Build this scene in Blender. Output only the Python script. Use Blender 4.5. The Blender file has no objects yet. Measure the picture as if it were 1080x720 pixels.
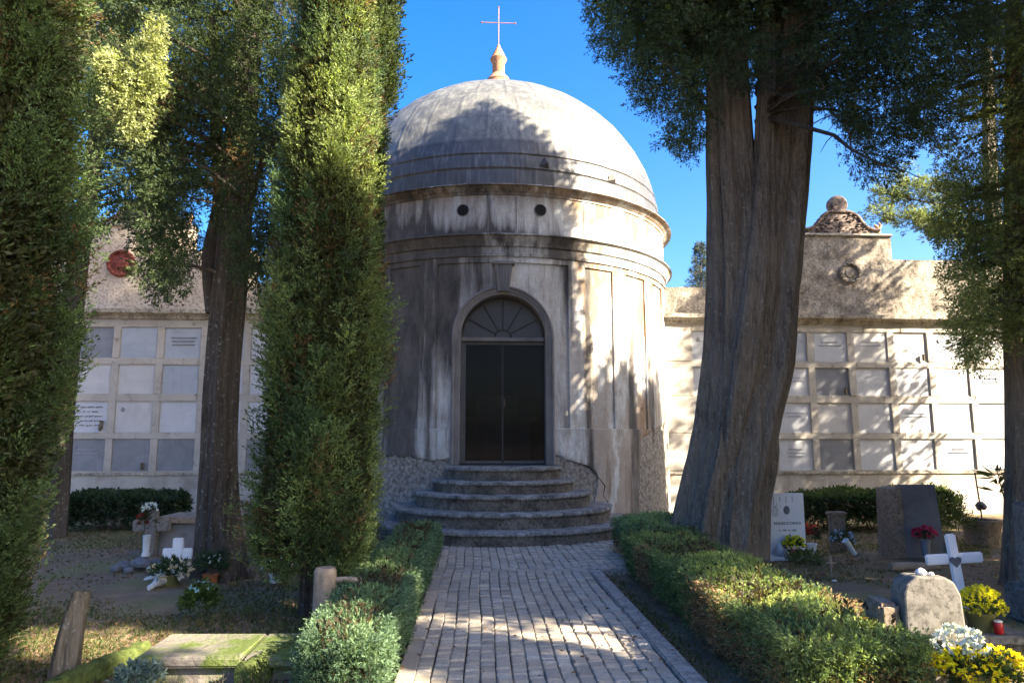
import bpy, bmesh, math, random
import numpy as np
from mathutils import Vector, Matrix
R = math.radians
PI = math.pi
SC = bpy.context.scene
COL = SC.collection
RNG = np.random.default_rng(7)

# ------------------------------------------------------------------ camera
H = 1.5
YAW, PITCH, F = R(2.65), R(8.04), 750.0
Fw = Vector((math.sin(YAW)*math.cos(PITCH), math.cos(YAW)*math.cos(PITCH), math.sin(PITCH)))
Rt = Vector((math.cos(YAW), -math.sin(YAW), 0))
Up = Rt.cross(Fw)
CP = Vector((0, 0, H))
cam = bpy.data.objects.new('camera', bpy.data.cameras.new('camera'))
COL.objects.link(cam)
cam.location = CP
cam.rotation_euler = (PI/2+PITCH, 0, -YAW)
cam.data.sensor_width = 36; cam.data.lens = F/1080*36
cam.data.clip_start = .05; cam.data.clip_end = 2000
SC.camera = cam

def ray(px, py):
    return Fw + Rt*((px-540)/F) + Up*((360-py)/F)
def P(px, py, Y):
    d = ray(px, py); return CP + d*(Y/d.y)
def G(px, py, z=0):
    d = ray(px, py); return CP + d*((z-H)/d.z)
def proj(p):
    d = Vector(p)-CP; w = d.dot(Fw)
    return 540+F*d.dot(Rt)/w, 360-F*d.dot(Up)/w
def proj_np(a):
    d = a-np.array(CP); w = d@np.array(Fw)
    w = np.where(w < .05, .05, w)
    return 540+F*(d@np.array(Rt))/w, 360-F*(d@np.array(Up))/w

# ------------------------------------------------------------------ light
AZ, EL = R(60), R(31)
S = Vector((math.sin(AZ)*math.cos(EL), -math.cos(AZ)*math.cos(EL), math.sin(EL)))
sun = bpy.data.lights.new('sun', 'SUN'); so = bpy.data.objects.new('sun', sun); COL.objects.link(so)
sun.energy = 5.0; sun.angle = R(.53); sun.color = (1, .86, .66)
so.rotation_euler = S.to_track_quat('Z', 'Y').to_euler(); so.location = (10, -10, 20)
w = bpy.data.worlds.new('World'); SC.world = w; w.use_nodes = True
nt = w.node_tree
sky = nt.nodes.new('ShaderNodeTexSky'); sky.sky_type = 'NISHITA'; sky.sun_disc = False
sky.sun_elevation = EL; sky.sun_rotation = PI-AZ; sky.ozone_density = 3.5; sky.air_density = 1.0; sky.dust_density = 3.6
hs = nt.nodes.new('ShaderNodeHueSaturation'); hs.inputs['Saturation'].default_value = 1.42; hs.inputs['Hue'].default_value = .511; nt.links.new(sky.outputs[0], hs.inputs['Color']); nt.links.new(hs.outputs[0], nt.nodes['Background'].inputs[0]); nt.nodes['Background'].inputs[1].default_value = .082
SC.view_settings.view_transform = 'Standard'; SC.view_settings.look = 'None'
SC.view_settings.exposure = 2.68; SC.view_settings.gamma = 1
SC.render.engine = 'CYCLES'
SC.cycles.max_bounces = 6; SC.cycles.diffuse_bounces = 3; SC.cycles.glossy_bounces = 2
SC.cycles.transmission_bounces = 4; SC.cycles.transparent_max_bounces = 6
SC.cycles.use_adaptive_sampling = True
SC.cycles.use_denoising = True

# ------------------------------------------------------------------ materials
class M:
    def __init__(s, name, rough=.8, spec=.3):
        s.m = bpy.data.materials.new(name); s.m.use_nodes = True
        s.t = s.m.node_tree; s.b = s.t.nodes['Principled BSDF']
        s.b.inputs['Roughness'].default_value = rough
        s.b.inputs['Specular IOR Level'].default_value = spec
        s.tc = s.t.nodes.new('ShaderNodeTexCoord')
    def n(s, typ, **kw):
        x = s.t.nodes.new(typ)
        for k, v in kw.items(): setattr(x, k, v)
        return x
    def l(s, a, b): s.t.links.new(a, b)
    def vec(s, sc=(1, 1, 1)):
        mp = s.n('ShaderNodeMapping'); mp.inputs['Scale'].default_value = sc
        s.l(s.tc.outputs['Object'], mp.inputs['Vector']); return mp.outputs[0]
    def noise(s, scale, sc=(1, 1, 1), detail=6, rough=.6, dist=0):
        x = s.n('ShaderNodeTexNoise'); x.inputs['Scale'].default_value = scale
        x.inputs['Detail'].default_value = detail; x.inputs['Roughness'].default_value = rough
        x.inputs['Distortion'].default_value = dist
        s.l(s.vec(sc), x.inputs['Vector']); return x.outputs['Fac']
    def vor(s, scale, sc=(1, 1, 1), feature='F1'):
        x = s.n('ShaderNodeTexVoronoi', feature=feature); x.inputs['Scale'].default_value = scale
        s.l(s.vec(sc), x.inputs['Vector']); return x.outputs['Distance']
    def ramp(s, f, a, b, ca=0, cb=1):
        x = s.n('ShaderNodeMapRange'); x.inputs[1].default_value = a; x.inputs[2].default_value = b
        x.inputs[3].default_value = ca; x.inputs[4].default_value = cb
        s.l(f, x.inputs[0]); return x.outputs[0]
    def math(s, op, a, b):
        x = s.n('ShaderNodeMath', operation=op)
        for i, v in enumerate((a, b)):
            if isinstance(v, (int, float)): x.inputs[i].default_value = v
            else: s.l(v, x.inputs[i])
        return x.outputs[0]
    def mix(s, f, a, b, mode='MIX'):
        x = s.n('ShaderNodeMixRGB', blend_type=mode)
        for i, v in enumerate((f, a, b)):
            if isinstance(v, (int, float)): x.inputs[i].default_value = v
            elif isinstance(v, tuple): x.inputs[i].default_value = (*v[:3], 1)
            else: s.l(v, x.inputs[i])
        return x.outputs[0]
    def attr(s, name):
        x = s.n('ShaderNodeAttribute'); x.attribute_name = name; return x
    def col(s, c):
        if isinstance(c, tuple): s.b.inputs['Base Color'].default_value = (*c[:3], 1)
        else: s.l(c, s.b.inputs['Base Color'])
    def bump(s, h, strength=.5, dist=.02):
        x = s.n('ShaderNodeBump'); x.inputs['Strength'].default_value = strength; x.inputs['Distance'].default_value = dist
        s.l(h, x.inputs['Height']); s.l(x.outputs[0], s.b.inputs['Normal'])

def simple(name, c, rough=.7, spec=.3, var=.25, scale=8, bump=.2, bscale=60, c2=None):
    m = M(name, rough, spec)
    a = tuple(x*(1-var) for x in c); b = c2 or tuple(min(1, x*(1+var)) for x in c)
    f = m.ramp(m.noise(scale), .3, .7)
    m.col(m.mix(f, a, b))
    if bump: m.bump(m.noise(bscale), bump, .01)
    return m.m

def foliage_mat(name, trans=.42):
    m = M(name, .6, .25)
    a = m.attr('col').outputs['Color']
    m.l(a, m.b.inputs['Base Color'])
    tr = m.n('ShaderNodeBsdfTranslucent'); mx = m.n('ShaderNodeMixShader'); mx.inputs[0].default_value = trans
    m.l(m.mix(1.0, a, (1.5, 1.5, .7), 'MULTIPLY'), tr.inputs[0])
    m.l(m.b.outputs[0], mx.inputs[1]); m.l(tr.outputs[0], mx.inputs[2])
    m.l(mx.outputs[0], m.t.nodes['Material Output'].inputs[0])
    return m.m
FOL = foliage_mat('foliage')
PETAL = foliage_mat('petals', .3)

def plaster_drum():
    m = M('chapel_plaster', .85, .25)
    a = m.n('ShaderNodeSeparateColor'); m.l(m.attr('stain').outputs['Color'], a.inputs[0])
    dark, ochre, peel = a.outputs[0], a.outputs[1], a.outputs[2]
    base = m.mix(m.ramp(m.noise(1.4), .35, .65), (.47, .485, .475), (.64, .66, .645))
    base = m.mix(m.ramp(m.noise(14), .4, .75, 0, .5), base, (.40, .385, .37))
    streak = m.noise(7, (1, 1, .10), 7, .65)
    f = m.math('ADD', m.math('MULTIPLY', dark, 1.9), m.ramp(streak, .3, .7, -.75, .32))
    f = m.math('MAXIMUM', m.math('MINIMUM', f, 1.0), 0.0)
    base = m.mix(m.ramp(streak, .50, .70, 0, .5), base, (.25, .235, .22))
    base = m.mix(m.ramp(m.noise(2.2, (1, 1, .5), 9, .7), .48, .66, 0, .45), base, (.34, .33, .32))
    oc = m.math('MULTIPLY', ochre, m.ramp(m.noise(4, (1, 1, .25), 9, .7), .40, .50))
    base = m.mix(m.math('MULTIPLY', oc, .85), base, (.22, .125, .05))
    base = m.mix(m.ramp(m.noise(4.5, (1, 1, .35), 10, .75), .52, .64, 0, .55), base, (.20, .185, .155))
    speck = m.mix(m.ramp(m.noise(6, (1, 1, .35), 9, .7), .35, .65), (.028, .027, .028), (.10, .092, .085))
    base = m.mix(m.math('MULTIPLY', f, .93), base, speck)
    pn = m.math('ADD', peel, m.ramp(m.noise(3.5), .2, .8, -.3, .3))
    pm = m.ramp(pn, .47, .53)
    rub = m.mix(m.ramp(m.noise(16), .35, .65), (.13, .115, .10), (.36, .335, .30))
    base = m.mix(pm, base, rub)
    m.col(base)
    h = m.math('ADD', m.math('MULTIPLY', pm, m.math('ADD', m.ramp(m.noise(11, detail=9, rough=.7), .2, .8, -.7, .3), -1.0)), m.math('MULTIPLY', m.noise(35), .25))
    m.bump(h, .9, .03)
    return m.m

def wall_mat(name, a, b, dk, dscale=2.0, lo=.45, hi=.7, bumpd=.02, zs=.6, spots=True):
    m = M(name, .9, .2)
    c = m.mix(m.ramp(m.noise(1.7), .35, .65), a, b)
    c = m.mix(m.ramp(m.noise(dscale, (1, 1, zs), 9, .7), lo, hi), c, dk)
    if spots: c = m.mix(m.ramp(m.noise(25, detail=8, rough=.75), .48, .62, 0, .8), c, tuple(x*.6 for x in dk))
    m.col(c); m.bump(m.noise(20, detail=10, rough=.7), .7, bumpd)
    return m.m
MAT = {}
MAT['drum'] = plaster_drum()
MAT['wall'] = wall_mat('niche_wall_plaster', (.36, .33, .285), (.45, .42, .375), (.20, .17, .14), 2.0, .5, .75, .01, .5, False)
MAT['frame'] = wall_mat('niche_frame_plaster', (.36, .335, .29), (.46, .43, .385), (.15, .115, .085), 5, .55, .72, .008, 1, False)
MAT['parapet'] = wall_mat('parapet_render', (.34, .30, .25), (.46, .41, .34), (.10, .085, .07), 3.2, .42, .66, .03, .8)
MAT['parapet_pale'] = wall_mat('pale_parapet_render', (.48, .41, .33), (.58, .51, .43), (.24, .17, .12), 3.2, .56, .8, .02, .8)
MAT['cornice'] = wall_mat('cornice_stone', (.40, .37, .31), (.50, .46, .39), (.12, .10, .08), 3, .46, .68, .01, .5)
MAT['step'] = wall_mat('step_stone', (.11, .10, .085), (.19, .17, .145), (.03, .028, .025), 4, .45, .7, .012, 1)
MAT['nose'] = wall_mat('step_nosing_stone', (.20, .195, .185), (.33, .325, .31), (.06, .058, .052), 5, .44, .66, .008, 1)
MAT['surround'] = wall_mat('grey_sandstone', (.15, .145, .14), (.22, .21, .20), (.09, .085, .08), 4, .5, .8, .004, .4, False)
MAT['terracotta'] = wall_mat('terracotta', (.38, .18, .10), (.48, .25, .15), (.15, .09, .07), 9, .5, .8, .01, 1)
MAT['terracotta_grey'] = wall_mat('weathered_terracotta', (.22, .165, .14), (.30, .235, .20), (.08, .068, .06), 12, .45, .6, .03, 1)
MAT['terracotta_red'] = wall_mat('dark_red_terracotta', (.20, .055, .045), (.26, .08, .06), (.08, .03, .03), 12, .5, .7, .02, 1)
MAT['grave'] = wall_mat('grave_stone', (.15, .14, .125), (.21, .195, .17), (.08, .075, .065), 6, .5, .75, .008, 1)
MAT['grave_dark'] = wall_mat('dark_grave_stone', (.13, .13, .135), (.18, .18, .185), (.08, .08, .085), 3, .5, .75, .004, 1, False)
MAT['brown_stone'] = wall_mat('brown_stone', (.22, .17, .125), (.30, .24, .18), (.12, .09, .06), 7, .5, .75, .01, 1)
MAT['white'] = simple('white_paint', (.72, .72, .73), .5, .4, .06, 6, .1)
MAT['marble_white'] = simple('white_marble', (.62, .63, .64), .35, .5, .08, 3, .05)
MAT['iron'] = simple('dark_iron', (.055, .053, .055), .5, .5, .3, 20, .2)
MAT['door_iron'] = simple('door_iron', (.045, .046, .05), .5, .5, .2, 9, .2)
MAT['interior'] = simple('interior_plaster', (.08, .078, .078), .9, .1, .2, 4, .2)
MAT['altar'] = simple('altar_stone', (.26, .25, .24), .7, .3, .2, 6, .2)
MAT['wood'] = simple('weathered_wood', (.30, .23, .16), .8, .2, .35, 12, .5, 40)
MAT['dark'] = simple('hole_shade', (.012, .012, .014), .8, .1, .1, 5, 0)
MAT['pot_green'] = simple('olive_plastic', (.12, .12, .04), .4, .5, .1, 5, 0)
MAT['pot_orange'] = simple('clay_pot', (.42, .15, .06), .8, .2, .15, 8, .1)
MAT['pot_white'] = simple('white_ceramic', (.6, .6, .57), .35, .5, .08, 8, 0)
MAT['red_glass'] = simple('red_plastic', (.45, .015, .02), .25, .5, .1, 8, 0)
MAT['black'] = simple('black_letter', (.03, .03, .032), .5, .3, .1, 8, 0)
MAT['slate'] = simple('slate_heart', (.09, .10, .12), .5, .4, .2, 20, .1)
MAT['cross_pink'] = simple('rusted_cross_iron', (.26, .13, .11), .6, .4, .2, 9, .1)
MAT['crack'] = simple('crack_shadow', (.03, .026, .022), .9, .1, .2, 20, 0)
MAT['bronze'] = simple('bronze', (.10, .08, .05), .4, .6, .3, 20, .1)

def slab_mat(name, a, b):
    m = M(name, .45, .45)
    f = m.ramp(m.noise(1.6, dist=1.5, detail=8), .3, .7)
    c = m.mix(f, a, b)
    c = m.mix(m.ramp(m.noise(5, (1, 1, .25), 8, .7), .55, .8, 0, .5), c, tuple(x*.55 for x in a))
    m.col(c); m.bump(m.noise(12), .1, .01)
    return m.m
MAT['slab_a'] = slab_mat('pale_marble', (.42, .44, .48), (.52, .535, .56))
MAT['slab_b'] = slab_mat('warm_marble', (.42, .42, .42), (.52, .51, .50))
MAT['slab_c'] = slab_mat('grey_marble', (.15, .16, .18), (.23, .24, .265))
MAT['slab_d'] = slab_mat('blue_grey_marble', (.30, .33, .38), (.39, .42, .47))

def dome_mat():
    m = M('dome_lead', .5, .5)
    at = m.attr('sheet'); a = m.n('ShaderNodeSeparateColor'); m.l(at.outputs['Color'], a.inputs[0])
    seam, tone, low = a.outputs
    c = m.mix(m.ramp(m.noise(2.2, (1, 1, .6), 9, .75), .38, .62), (.070, .075, .072), (.15, .155, .14))
    c = m.mix(m.ramp(m.noise(9, (1, 1, .18), 8, .75), .48, .60, 0, .75), c, (.24, .24, .21))
    c = m.mix(m.ramp(m.noise(6, (1, 1, .3), 8, .75), .52, .70, 0, .8), c, (.075, .072, .07))
    c = m.mix(m.math('MULTIPLY', low, .8), c, (.035, .036, .042))
    wst = m.ramp(m.noise(14, (1, 1, .06), 6, .7), .52, .64)
    c = m.mix(m.math('MULTIPLY', m.math('MULTIPLY', low, wst), .55), c, (.17, .175, .18))
    c = m.mix(m.math('MULTIPLY', tone, .4), c, (.09, .09, .09))
    c = m.mix(m.math('MULTIPLY', seam, .7), c, (.05, .05, .05))
    m.col(c); m.bump(m.noise(8, (1, 1, .5)), .3, .02)
    return m.m
MAT['dome'] = dome_mat()

def bark_mat(name, a, b, d=.03, zs=.10):
    m = M(name, .95, .15)
    n1 = m.noise(16, (1, 1, zs), 9, .65, .3); n2 = m.noise(60, (1, 1, .2), 5, .6)
    n3 = m.noise(46, (1, 1, .11), 9, .75, .6)
    c = m.mix(m.ramp(m.math('ADD', m.math('MULTIPLY', n1, .35), m.math('MULTIPLY', n3, .65)), .40, .60), a, b)
    c = m.mix(m.ramp(m.noise(1.5), .4, .7, 0, .5), c, tuple(x*1.25 for x in b))
    c = m.mix(m.ramp(m.noise(26, (1, 1, .8)), .60, .66, 0, .55), c, (.34, .36, .34))
    m.col(c)
    m.bump(m.math('ADD', m.math('MULTIPLY', n1, .6), m.math('ADD', m.math('MULTIPLY', n3, .7), m.math('MULTIPLY', n2, .3))), 1.0, d)
    return m.m
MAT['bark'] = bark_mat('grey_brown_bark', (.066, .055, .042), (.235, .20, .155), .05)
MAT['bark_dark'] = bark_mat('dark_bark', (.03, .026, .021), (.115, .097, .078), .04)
MAT['twig'] = simple('bare_twigs', (.11, .085, .06), .9, .1, .3, 10, 0)

def ground_mat():
    m = M('churchyard_soil', .95, .15)
    c = m.mix(m.ramp(m.noise(3, detail=10, rough=.75), .35, .65), (.17, .115, .072), (.29, .21, .135))
    g = m.ramp(m.noise(.9, detail=9, rough=.7), .47, .62)
    gg = m.mix(m.ramp(m.noise(30, detail=8), .35, .65), (.13, .145, .05), (.28, .25, .10))
    c = m.mix(m.math('MULTIPLY', g, .75), c, gg)
    c = m.mix(m.ramp(m.noise(55, detail=6, rough=.8), .55, .7, 0, .7), c, (.34, .25, .16))
    m.col(c); m.bump(m.noise(28, detail=10, rough=.8), .9, .03)
    return m.m
MAT['ground'] = ground_mat()

def sett_mat():
    m = M('stone_setts', .62, .45)
    v = m.attr('col').outputs['Color']
    c = m.mix(.55, v, m.mix(m.ramp(m.noise(2.2, detail=8), .35, .65), (.27, .235, .185), (.42, .37, .30)))
    c = m.mix(m.ramp(m.noise(45, detail=8, rough=.75), .45, .7, 0, .6), c, (.13, .11, .09))
    m.col(c); m.bump(m.noise(70, detail=8), .6, .008)
    return m.m
MAT['sett'] = sett_mat()
MAT['kerb'] = wall_mat('path_kerb_stone', (.33, .285, .24), (.42, .36, .30), (.18, .155, .13), 8, .48, .7, .008, 1)
def slab_grave_mat():
    m = M('mossy_stone', .9, .2)
    c = m.mix(m.ramp(m.noise(6, detail=9), .35, .65), (.13, .115, .10), (.26, .235, .20))
    f = m.ramp(m.noise(3.0, detail=8, rough=.7), .42, .56)
    c = m.mix(f, c, m.mix(m.noise(40), (.05, .075, .02), (.13, .165, .04)))
    m.col(c); m.bump(m.noise(30, detail=9), .8, .02); return m.m
MAT['moss'] = slab_grave_mat()
def moss2():
    m = M('thick_moss', .95, .1)
    m.col(m.mix(m.ramp(m.noise(20, detail=9), .35, .65), (.045, .06, .018), (.11, .14, .04)))
    m.bump(m.noise(60, detail=8), 1, .02); return m.m
MAT['moss_thick'] = moss2()
def glass():
    m = M('dark_door_glass', .05, .12); m.col((.015, .016, .018))
    tr = m.n('ShaderNodeBsdfTransparent'); tr.inputs[0].default_value = (.8, .82, .85, 1)
    mx = m.n('ShaderNodeMixShader'); mx.inputs[0].default_value = .4
    m.l(tr.outputs[0], mx.inputs[1]); m.l(m.b.outputs[0], mx.inputs[2])
    m.l(mx.outputs[0], m.t.nodes['Material Output'].inputs[0]); return m.m
MAT['glass'] = glass()

# ------------------------------------------------------------------ mesh helpers
def link(o, parent=None):
    COL.objects.link(o)
    if parent is not None: o.parent = parent
    return o
def tag(o, label=None, cat=None, group=None, kind=None):
    if label: o['label'] = label
    if cat: o['category'] = cat
    if group: o['group'] = group
    if kind: o['kind'] = kind
    return o
def empty(name, loc, label, cat, group=None, rz=0):
    o = bpy.data.objects.new(name, None); COL.objects.link(o)
    o.location = loc; o.rotation_euler = (0, 0, rz); o.empty_display_size = .2
    return tag(o, label, cat, group)

class MB:
    def __init__(s): s.v = []; s.f = []
    def add(s, vs, fs):
        k = len(s.v); s.v += [tuple(v) for v in vs]; s.f += [tuple(i+k for i in f) for f in fs]; return s
    def box(s, a, b, bev=0, rot=None, jit=0):
        """axis box from corner a to corner b with chamfered edges"""
        c = [(a[i]+b[i])/2 for i in range(3)]; h = [abs(b[i]-a[i])/2 for i in range(3)]
        bm = bmesh.new(); bmesh.ops.create_cube(bm, size=2)
        for v in bm.verts: v.co = Vector((v.co.x*h[0], v.co.y*h[1], v.co.z*h[2]))
        if bev: bmesh.ops.bevel(bm, geom=list(bm.edges), offset=min(bev, min(h)*.9), segments=2, affect='EDGES')
        for v in bm.verts:
            if jit: v.co += Vector([random.uniform(-jit, jit) for _ in range(3)])
            if rot is not None: v.co = rot @ v.co
            v.co += Vector(c)
        bm.verts.index_update()
        s.add([v.co for v in bm.verts], [[v.index for v in f.verts] for f in bm.faces]); bm.free(); return s
    def lathe(s, prof, c=(0, 0, 0), n=24, a0=0, a1=2*PI, cap=True):
        full = abs(a1-a0-2*PI) < 1e-6; m = n if full else n+1
        vs = [(c[0]+r*math.cos(a0+(a1-a0)*j/n), c[1]+r*math.sin(a0+(a1-a0)*j/n), c[2]+z) for r, z in prof for j in range(m)]
        fs = []
        for i in range(len(prof)-1):
            for j in range(n):
                j2 = (j+1) % m
                fs.append((i*m+j, i*m+j2, (i+1)*m+j2, (i+1)*m+j))
        if cap and full:
            if prof[0][0] > 1e-4: fs.append(tuple(reversed(range(m))))
            if prof[-1][0] > 1e-4: fs.append(tuple((len(prof)-1)*m+j for j in range(m)))
        return s.add(vs, fs)
    def tube(s, pts, rad, n=8):
        pts = [Vector(p) for p in pts]
        if not hasattr(rad, '__len__'): rad = [rad]*len(pts)
        vs = []; fs = []
        a = None
        for i, p in enumerate(pts):
            t = (pts[min(i+1, len(pts)-1)]-pts[max(i-1, 0)]).normalized()
            if a is None: a = t.orthogonal().normalized()
            a = (a - t*a.dot(t)).normalized(); b = t.cross(a)
            for j in range(n):
                q = 2*PI*j/n; vs.append(p+(a*math.cos(q)+b*math.sin(q))*rad[i])
        for i in range(len(pts)-1):
            for j in range(n):
                j2 = (j+1) % n; fs.append((i*n+j, i*n+j2, (i+1)*n+j2, (i+1)*n+j))
        fs.append(tuple(reversed(range(n)))); fs.append(tuple((len(pts)-1)*n+j for j in range(n)))
        return s.add(vs, fs)
    def prism(s, poly, y0, y1):
        """poly of (x,z), extruded from y0 (front) to y1"""
        n = len(poly)
        vs = [(x, y0, z) for x, z in poly]+[(x, y1, z) for x, z in poly]
        fs = [tuple(range(n)), tuple(reversed(range(n, 2*n)))]+[(i, i+n, (i+1) % n+n, (i+1) % n) for i in range(n)]
        return s.add(vs, fs)
    def build(s, name, mat, parent=None, smooth=False, xf=None):
        me = bpy.data.meshes.new(name); me.from_pydata(s.v, [], s.f)
        if xf is not None: me.transform(xf)
        bm = bmesh.new(); bm.from_mesh(me); bmesh.ops.recalc_face_normals(bm, faces=bm.faces); bm.to_mesh(me); bm.free()
        me.materials.append(mat)
        if smooth:
            me.polygons.foreach_set('use_smooth', [True]*len(me.polygons))
            try: me.set_sharp_from_angle(angle=R(smooth if smooth > 1 else 40))
            except Exception: pass
        return link(bpy.data.objects.new(name, me), parent)

def fbm(x, y, seed, f0=1.0, oc=5, gain=.55):
    r = np.random.default_rng(seed); out = 0*x; a = 1; tot = 0; f = f0
    for o in range(oc):
        for k in range(3):
            th = r.uniform(0, 2*PI); ph = r.uniform(0, 2*PI)
            out = out + a*np.sin(f*(x*np.cos(th)+y*np.sin(th))+ph + .8*np.sin(f*.7*(y*np.cos(th)-x*np.sin(th))+ph*2)); tot += a*.8
        a *= gain; f *= 2.03
    return out/tot

def np_mesh(name, V, faces_n, idx, mat, parent=None, col=None, smooth=False, cname='col'):
    me = bpy.data.meshes.new(name)
    nf = len(idx)//faces_n
    me.vertices.add(len(V)); me.vertices.foreach_set('co', np.asarray(V, dtype=np.float32).ravel())
    me.loops.add(len(idx)); me.loops.foreach_set('vertex_index', np.asarray(idx, dtype=np.int32))
    me.polygons.add(nf); me.polygons.foreach_set('loop_start', np.arange(nf, dtype=np.int32)*faces_n)
    try: me.polygons.foreach_set('loop_total', np.full(nf, faces_n, dtype=np.int32))
    except Exception: pass
    if smooth: me.polygons.foreach_set('use_smooth', np.ones(nf, dtype=bool))
    me.update(calc_edges=True)
    if col is not None:
        a = me.color_attributes.new(cname, 'FLOAT_COLOR', 'POINT')
        c = np.ones((len(V), 4), dtype=np.float32); c[:, :3] = col
        a.data.foreach_set('color', c.ravel())
    me.materials.append(mat)
    return link(bpy.data.objects.new(name, me), parent)

def unit(a): return a/np.maximum(np.linalg.norm(a, axis=1, keepdims=True), 1e-9)

class Fol:
    """collects leaf-sized faces"""
    def __init__(s, seed=1): s.V = []; s.C = []; s.r = np.random.default_rng(seed)
    def sprays(s, pts, dirs, length, nleaf, ll, lw, col, spread=.75, cj=.25):
        r = s.r; N = len(pts)
        if N == 0: return
        t = r.random((N, nleaf, 1)); 
        L = (length if hasattr(length, '__len__') else np.full(N, length))[:, None, None]
        rnd = r.normal(size=(N, nleaf, 3))
        base = pts[:, None, :]+dirs[:, None, :]*t*L+rnd*L*.13*(1.1-t)
        d = dirs[:, None, :]+r.normal(size=(N, nleaf, 3))*spread*(1-.45*t)
        d /= np.linalg.norm(d, axis=2, keepdims=True)
        sd = np.cross(d, r.normal(size=(N, nleaf, 3))); sd /= np.maximum(np.linalg.norm(sd, axis=2, keepdims=True), 1e-6)
        sz = r.uniform(.6, 1.3, (N, nleaf, 1))
        w = sd*lw*sz*.5; tip = base+d*ll*sz
        mid = base+d*ll*sz*.45
        tri = np.stack([base, mid+w, tip, mid-w], axis=2).reshape(-1, 3)
        cc = np.asarray(col) if np.ndim(col) == 2 else np.tile(np.asarray(col), (N, 1))
        c = cc[:, None, :]*(1+cj*r.normal(size=(N, 1, 1)))*(1+.18*r.normal(size=(N, nleaf, 1)))
        c = np.clip(np.repeat(c[:, :, None, :], 4, axis=2).reshape(-1, 3), .008, .9)
        s.V.append(tri); s.C.append(c)
    def lobes(s, C, A, L, Rr, nsp, spl, nleaf, ll, lw, col, spread=.75, cj=.2, fill=.55):
        """C centres, A axes, L lengths, Rr radii : sprays cover each plume"""
        r = s.r; M_ = len(C)
        if M_ == 0: return
        A = unit(A); t = r.random((M_, nsp)); 
        o1 = unit(np.cross(A, np.array([.31, .92, .17]))); o2 = np.cross(A, o1)
        th = r.random((M_, nsp))*2*PI
        rad = o1[:, None, :]*np.cos(th)[..., None]+o2[:, None, :]*np.sin(th)[..., None]
        rr = (np.sin(PI*np.clip(t, .02, 1)**.65)*(fill+(1-fill)*r.random((M_, nsp))))*Rr[:, None]
        p = C[:, None, :]+A[:, None, :]*((t-.5)*L[:, None])[..., None]+rad*rr[..., None]
        d = A[:, None, :]*.8+rad*.75+r.normal(size=p.shape)*.15
        d /= np.linalg.norm(d, axis=2, keepdims=True)
        cc = np.asarray(col) if np.ndim(col) == 2 else np.tile(np.asarray(col), (M_, 1))
        cc = cc*(1+cj*r.normal(size=(M_, 1)))
        cc = np.repeat(cc[:, None, :], nsp, axis=1).reshape(-1, 3)
        s.sprays(p.reshape(-1, 3), d.reshape(-1, 3), spl, nleaf, ll, lw, np.clip(cc, .008, .6), spread)
    def build(s, name, parent, mat=None):
        V = np.concatenate(s.V); C = np.concatenate(s.C)
        s.V = []; s.C = []
        return np_mesh(name, V, 4, np.arange(len(V)), mat or FOL, parent, C)

def stem_mesh(mb_list, pts, rads, seed, flutes=7, amp=.12, n=72, dz=.05, flare=0):
    """fluted, tapering trunk along pts; appended to mb"""
    r = random.Random(seed)
    pts = [Vector(p) for p in pts]
    # resample
    L = [0]
    for a, b in zip(pts, pts[1:]): L.append(L[-1]+(b-a).length)
    k = max(2, int(L[-1]/dz)); P_ = []; R_ = []
    arrL = np.array(L); co = np.array([tuple(p) for p in pts]); rr = np.array(rads, dtype=float)
    for i in range(k+1):
        t = L[-1]*i/k
        # smooth interpolation
        j = min(np.searchsorted(arrL, t, side='right')-1, len(pts)-2)
        u = (t-arrL[j])/(arrL[j+1]-arrL[j])
        p0 = co[max(j-1, 0)]; p1 = co[j]; p2 = co[j+1]; p3 = co[min(j+2, len(co)-1)]
        P_.append(.5*((2*p1)+(-p0+p2)*u+(2*p0-5*p1+4*p2-p3)*u*u+(-p0+3*p1-3*p2+p3)*u**3))
        R_.append(rr[j]*(1-u)+rr[j+1]*u)
    th = np.linspace(0, 2*PI, n, endpoint=False)
    ph = [r.uniform(0, 6.28) for _ in range(6)]; tw = [r.uniform(-.5, .5) for _ in range(6)]
    vs = []
    for i in range(k+1):
        z = L[-1]*i/k
        d = P_[min(i+1, k)]-P_[max(i-1, 0)]; d = d/np.linalg.norm(d)
        a = np.array([1, 0, 0])-d*d[0]; a /= np.linalg.norm(a); b = np.cross(d, a)
        am = amp*(1+flare*math.exp(-z/.5))
        m = 1+am*np.sin(flutes*th+ph[0]+tw[0]*z+.6*np.sin(2*th+ph[1]))+am*.55*np.sin((2*flutes+1)*th+ph[2]+tw[1]*z*2)+am*.5*np.sin(2*th+ph[3]+.5*z)
        m += .018*np.sin(31*th+ph[4]+3*np.sin(z*1.3))+.012*np.sin(47*th+ph[5]+z*2.1)
        m += .25*flare*math.exp(-z/.3)*np.maximum(0, np.sin(5*th+ph[1]))
        rad = R_[i]*m
        vs.append(P_[i][None]+a[None]*(np.cos(th)*rad)[:, None]+b[None]*(np.sin(th)*rad)[:, None])
    V = np.concatenate(vs)
    fs = [(i*n+j, i*n+(j+1) % n, (i+1)*n+(j+1) % n, (i+1)*n+j) for i in range(k) for j in range(n)]
    fs.append(tuple(k*n+j for j in range(n)))
    mb_list.add([tuple(v) for v in V], fs)

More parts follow.
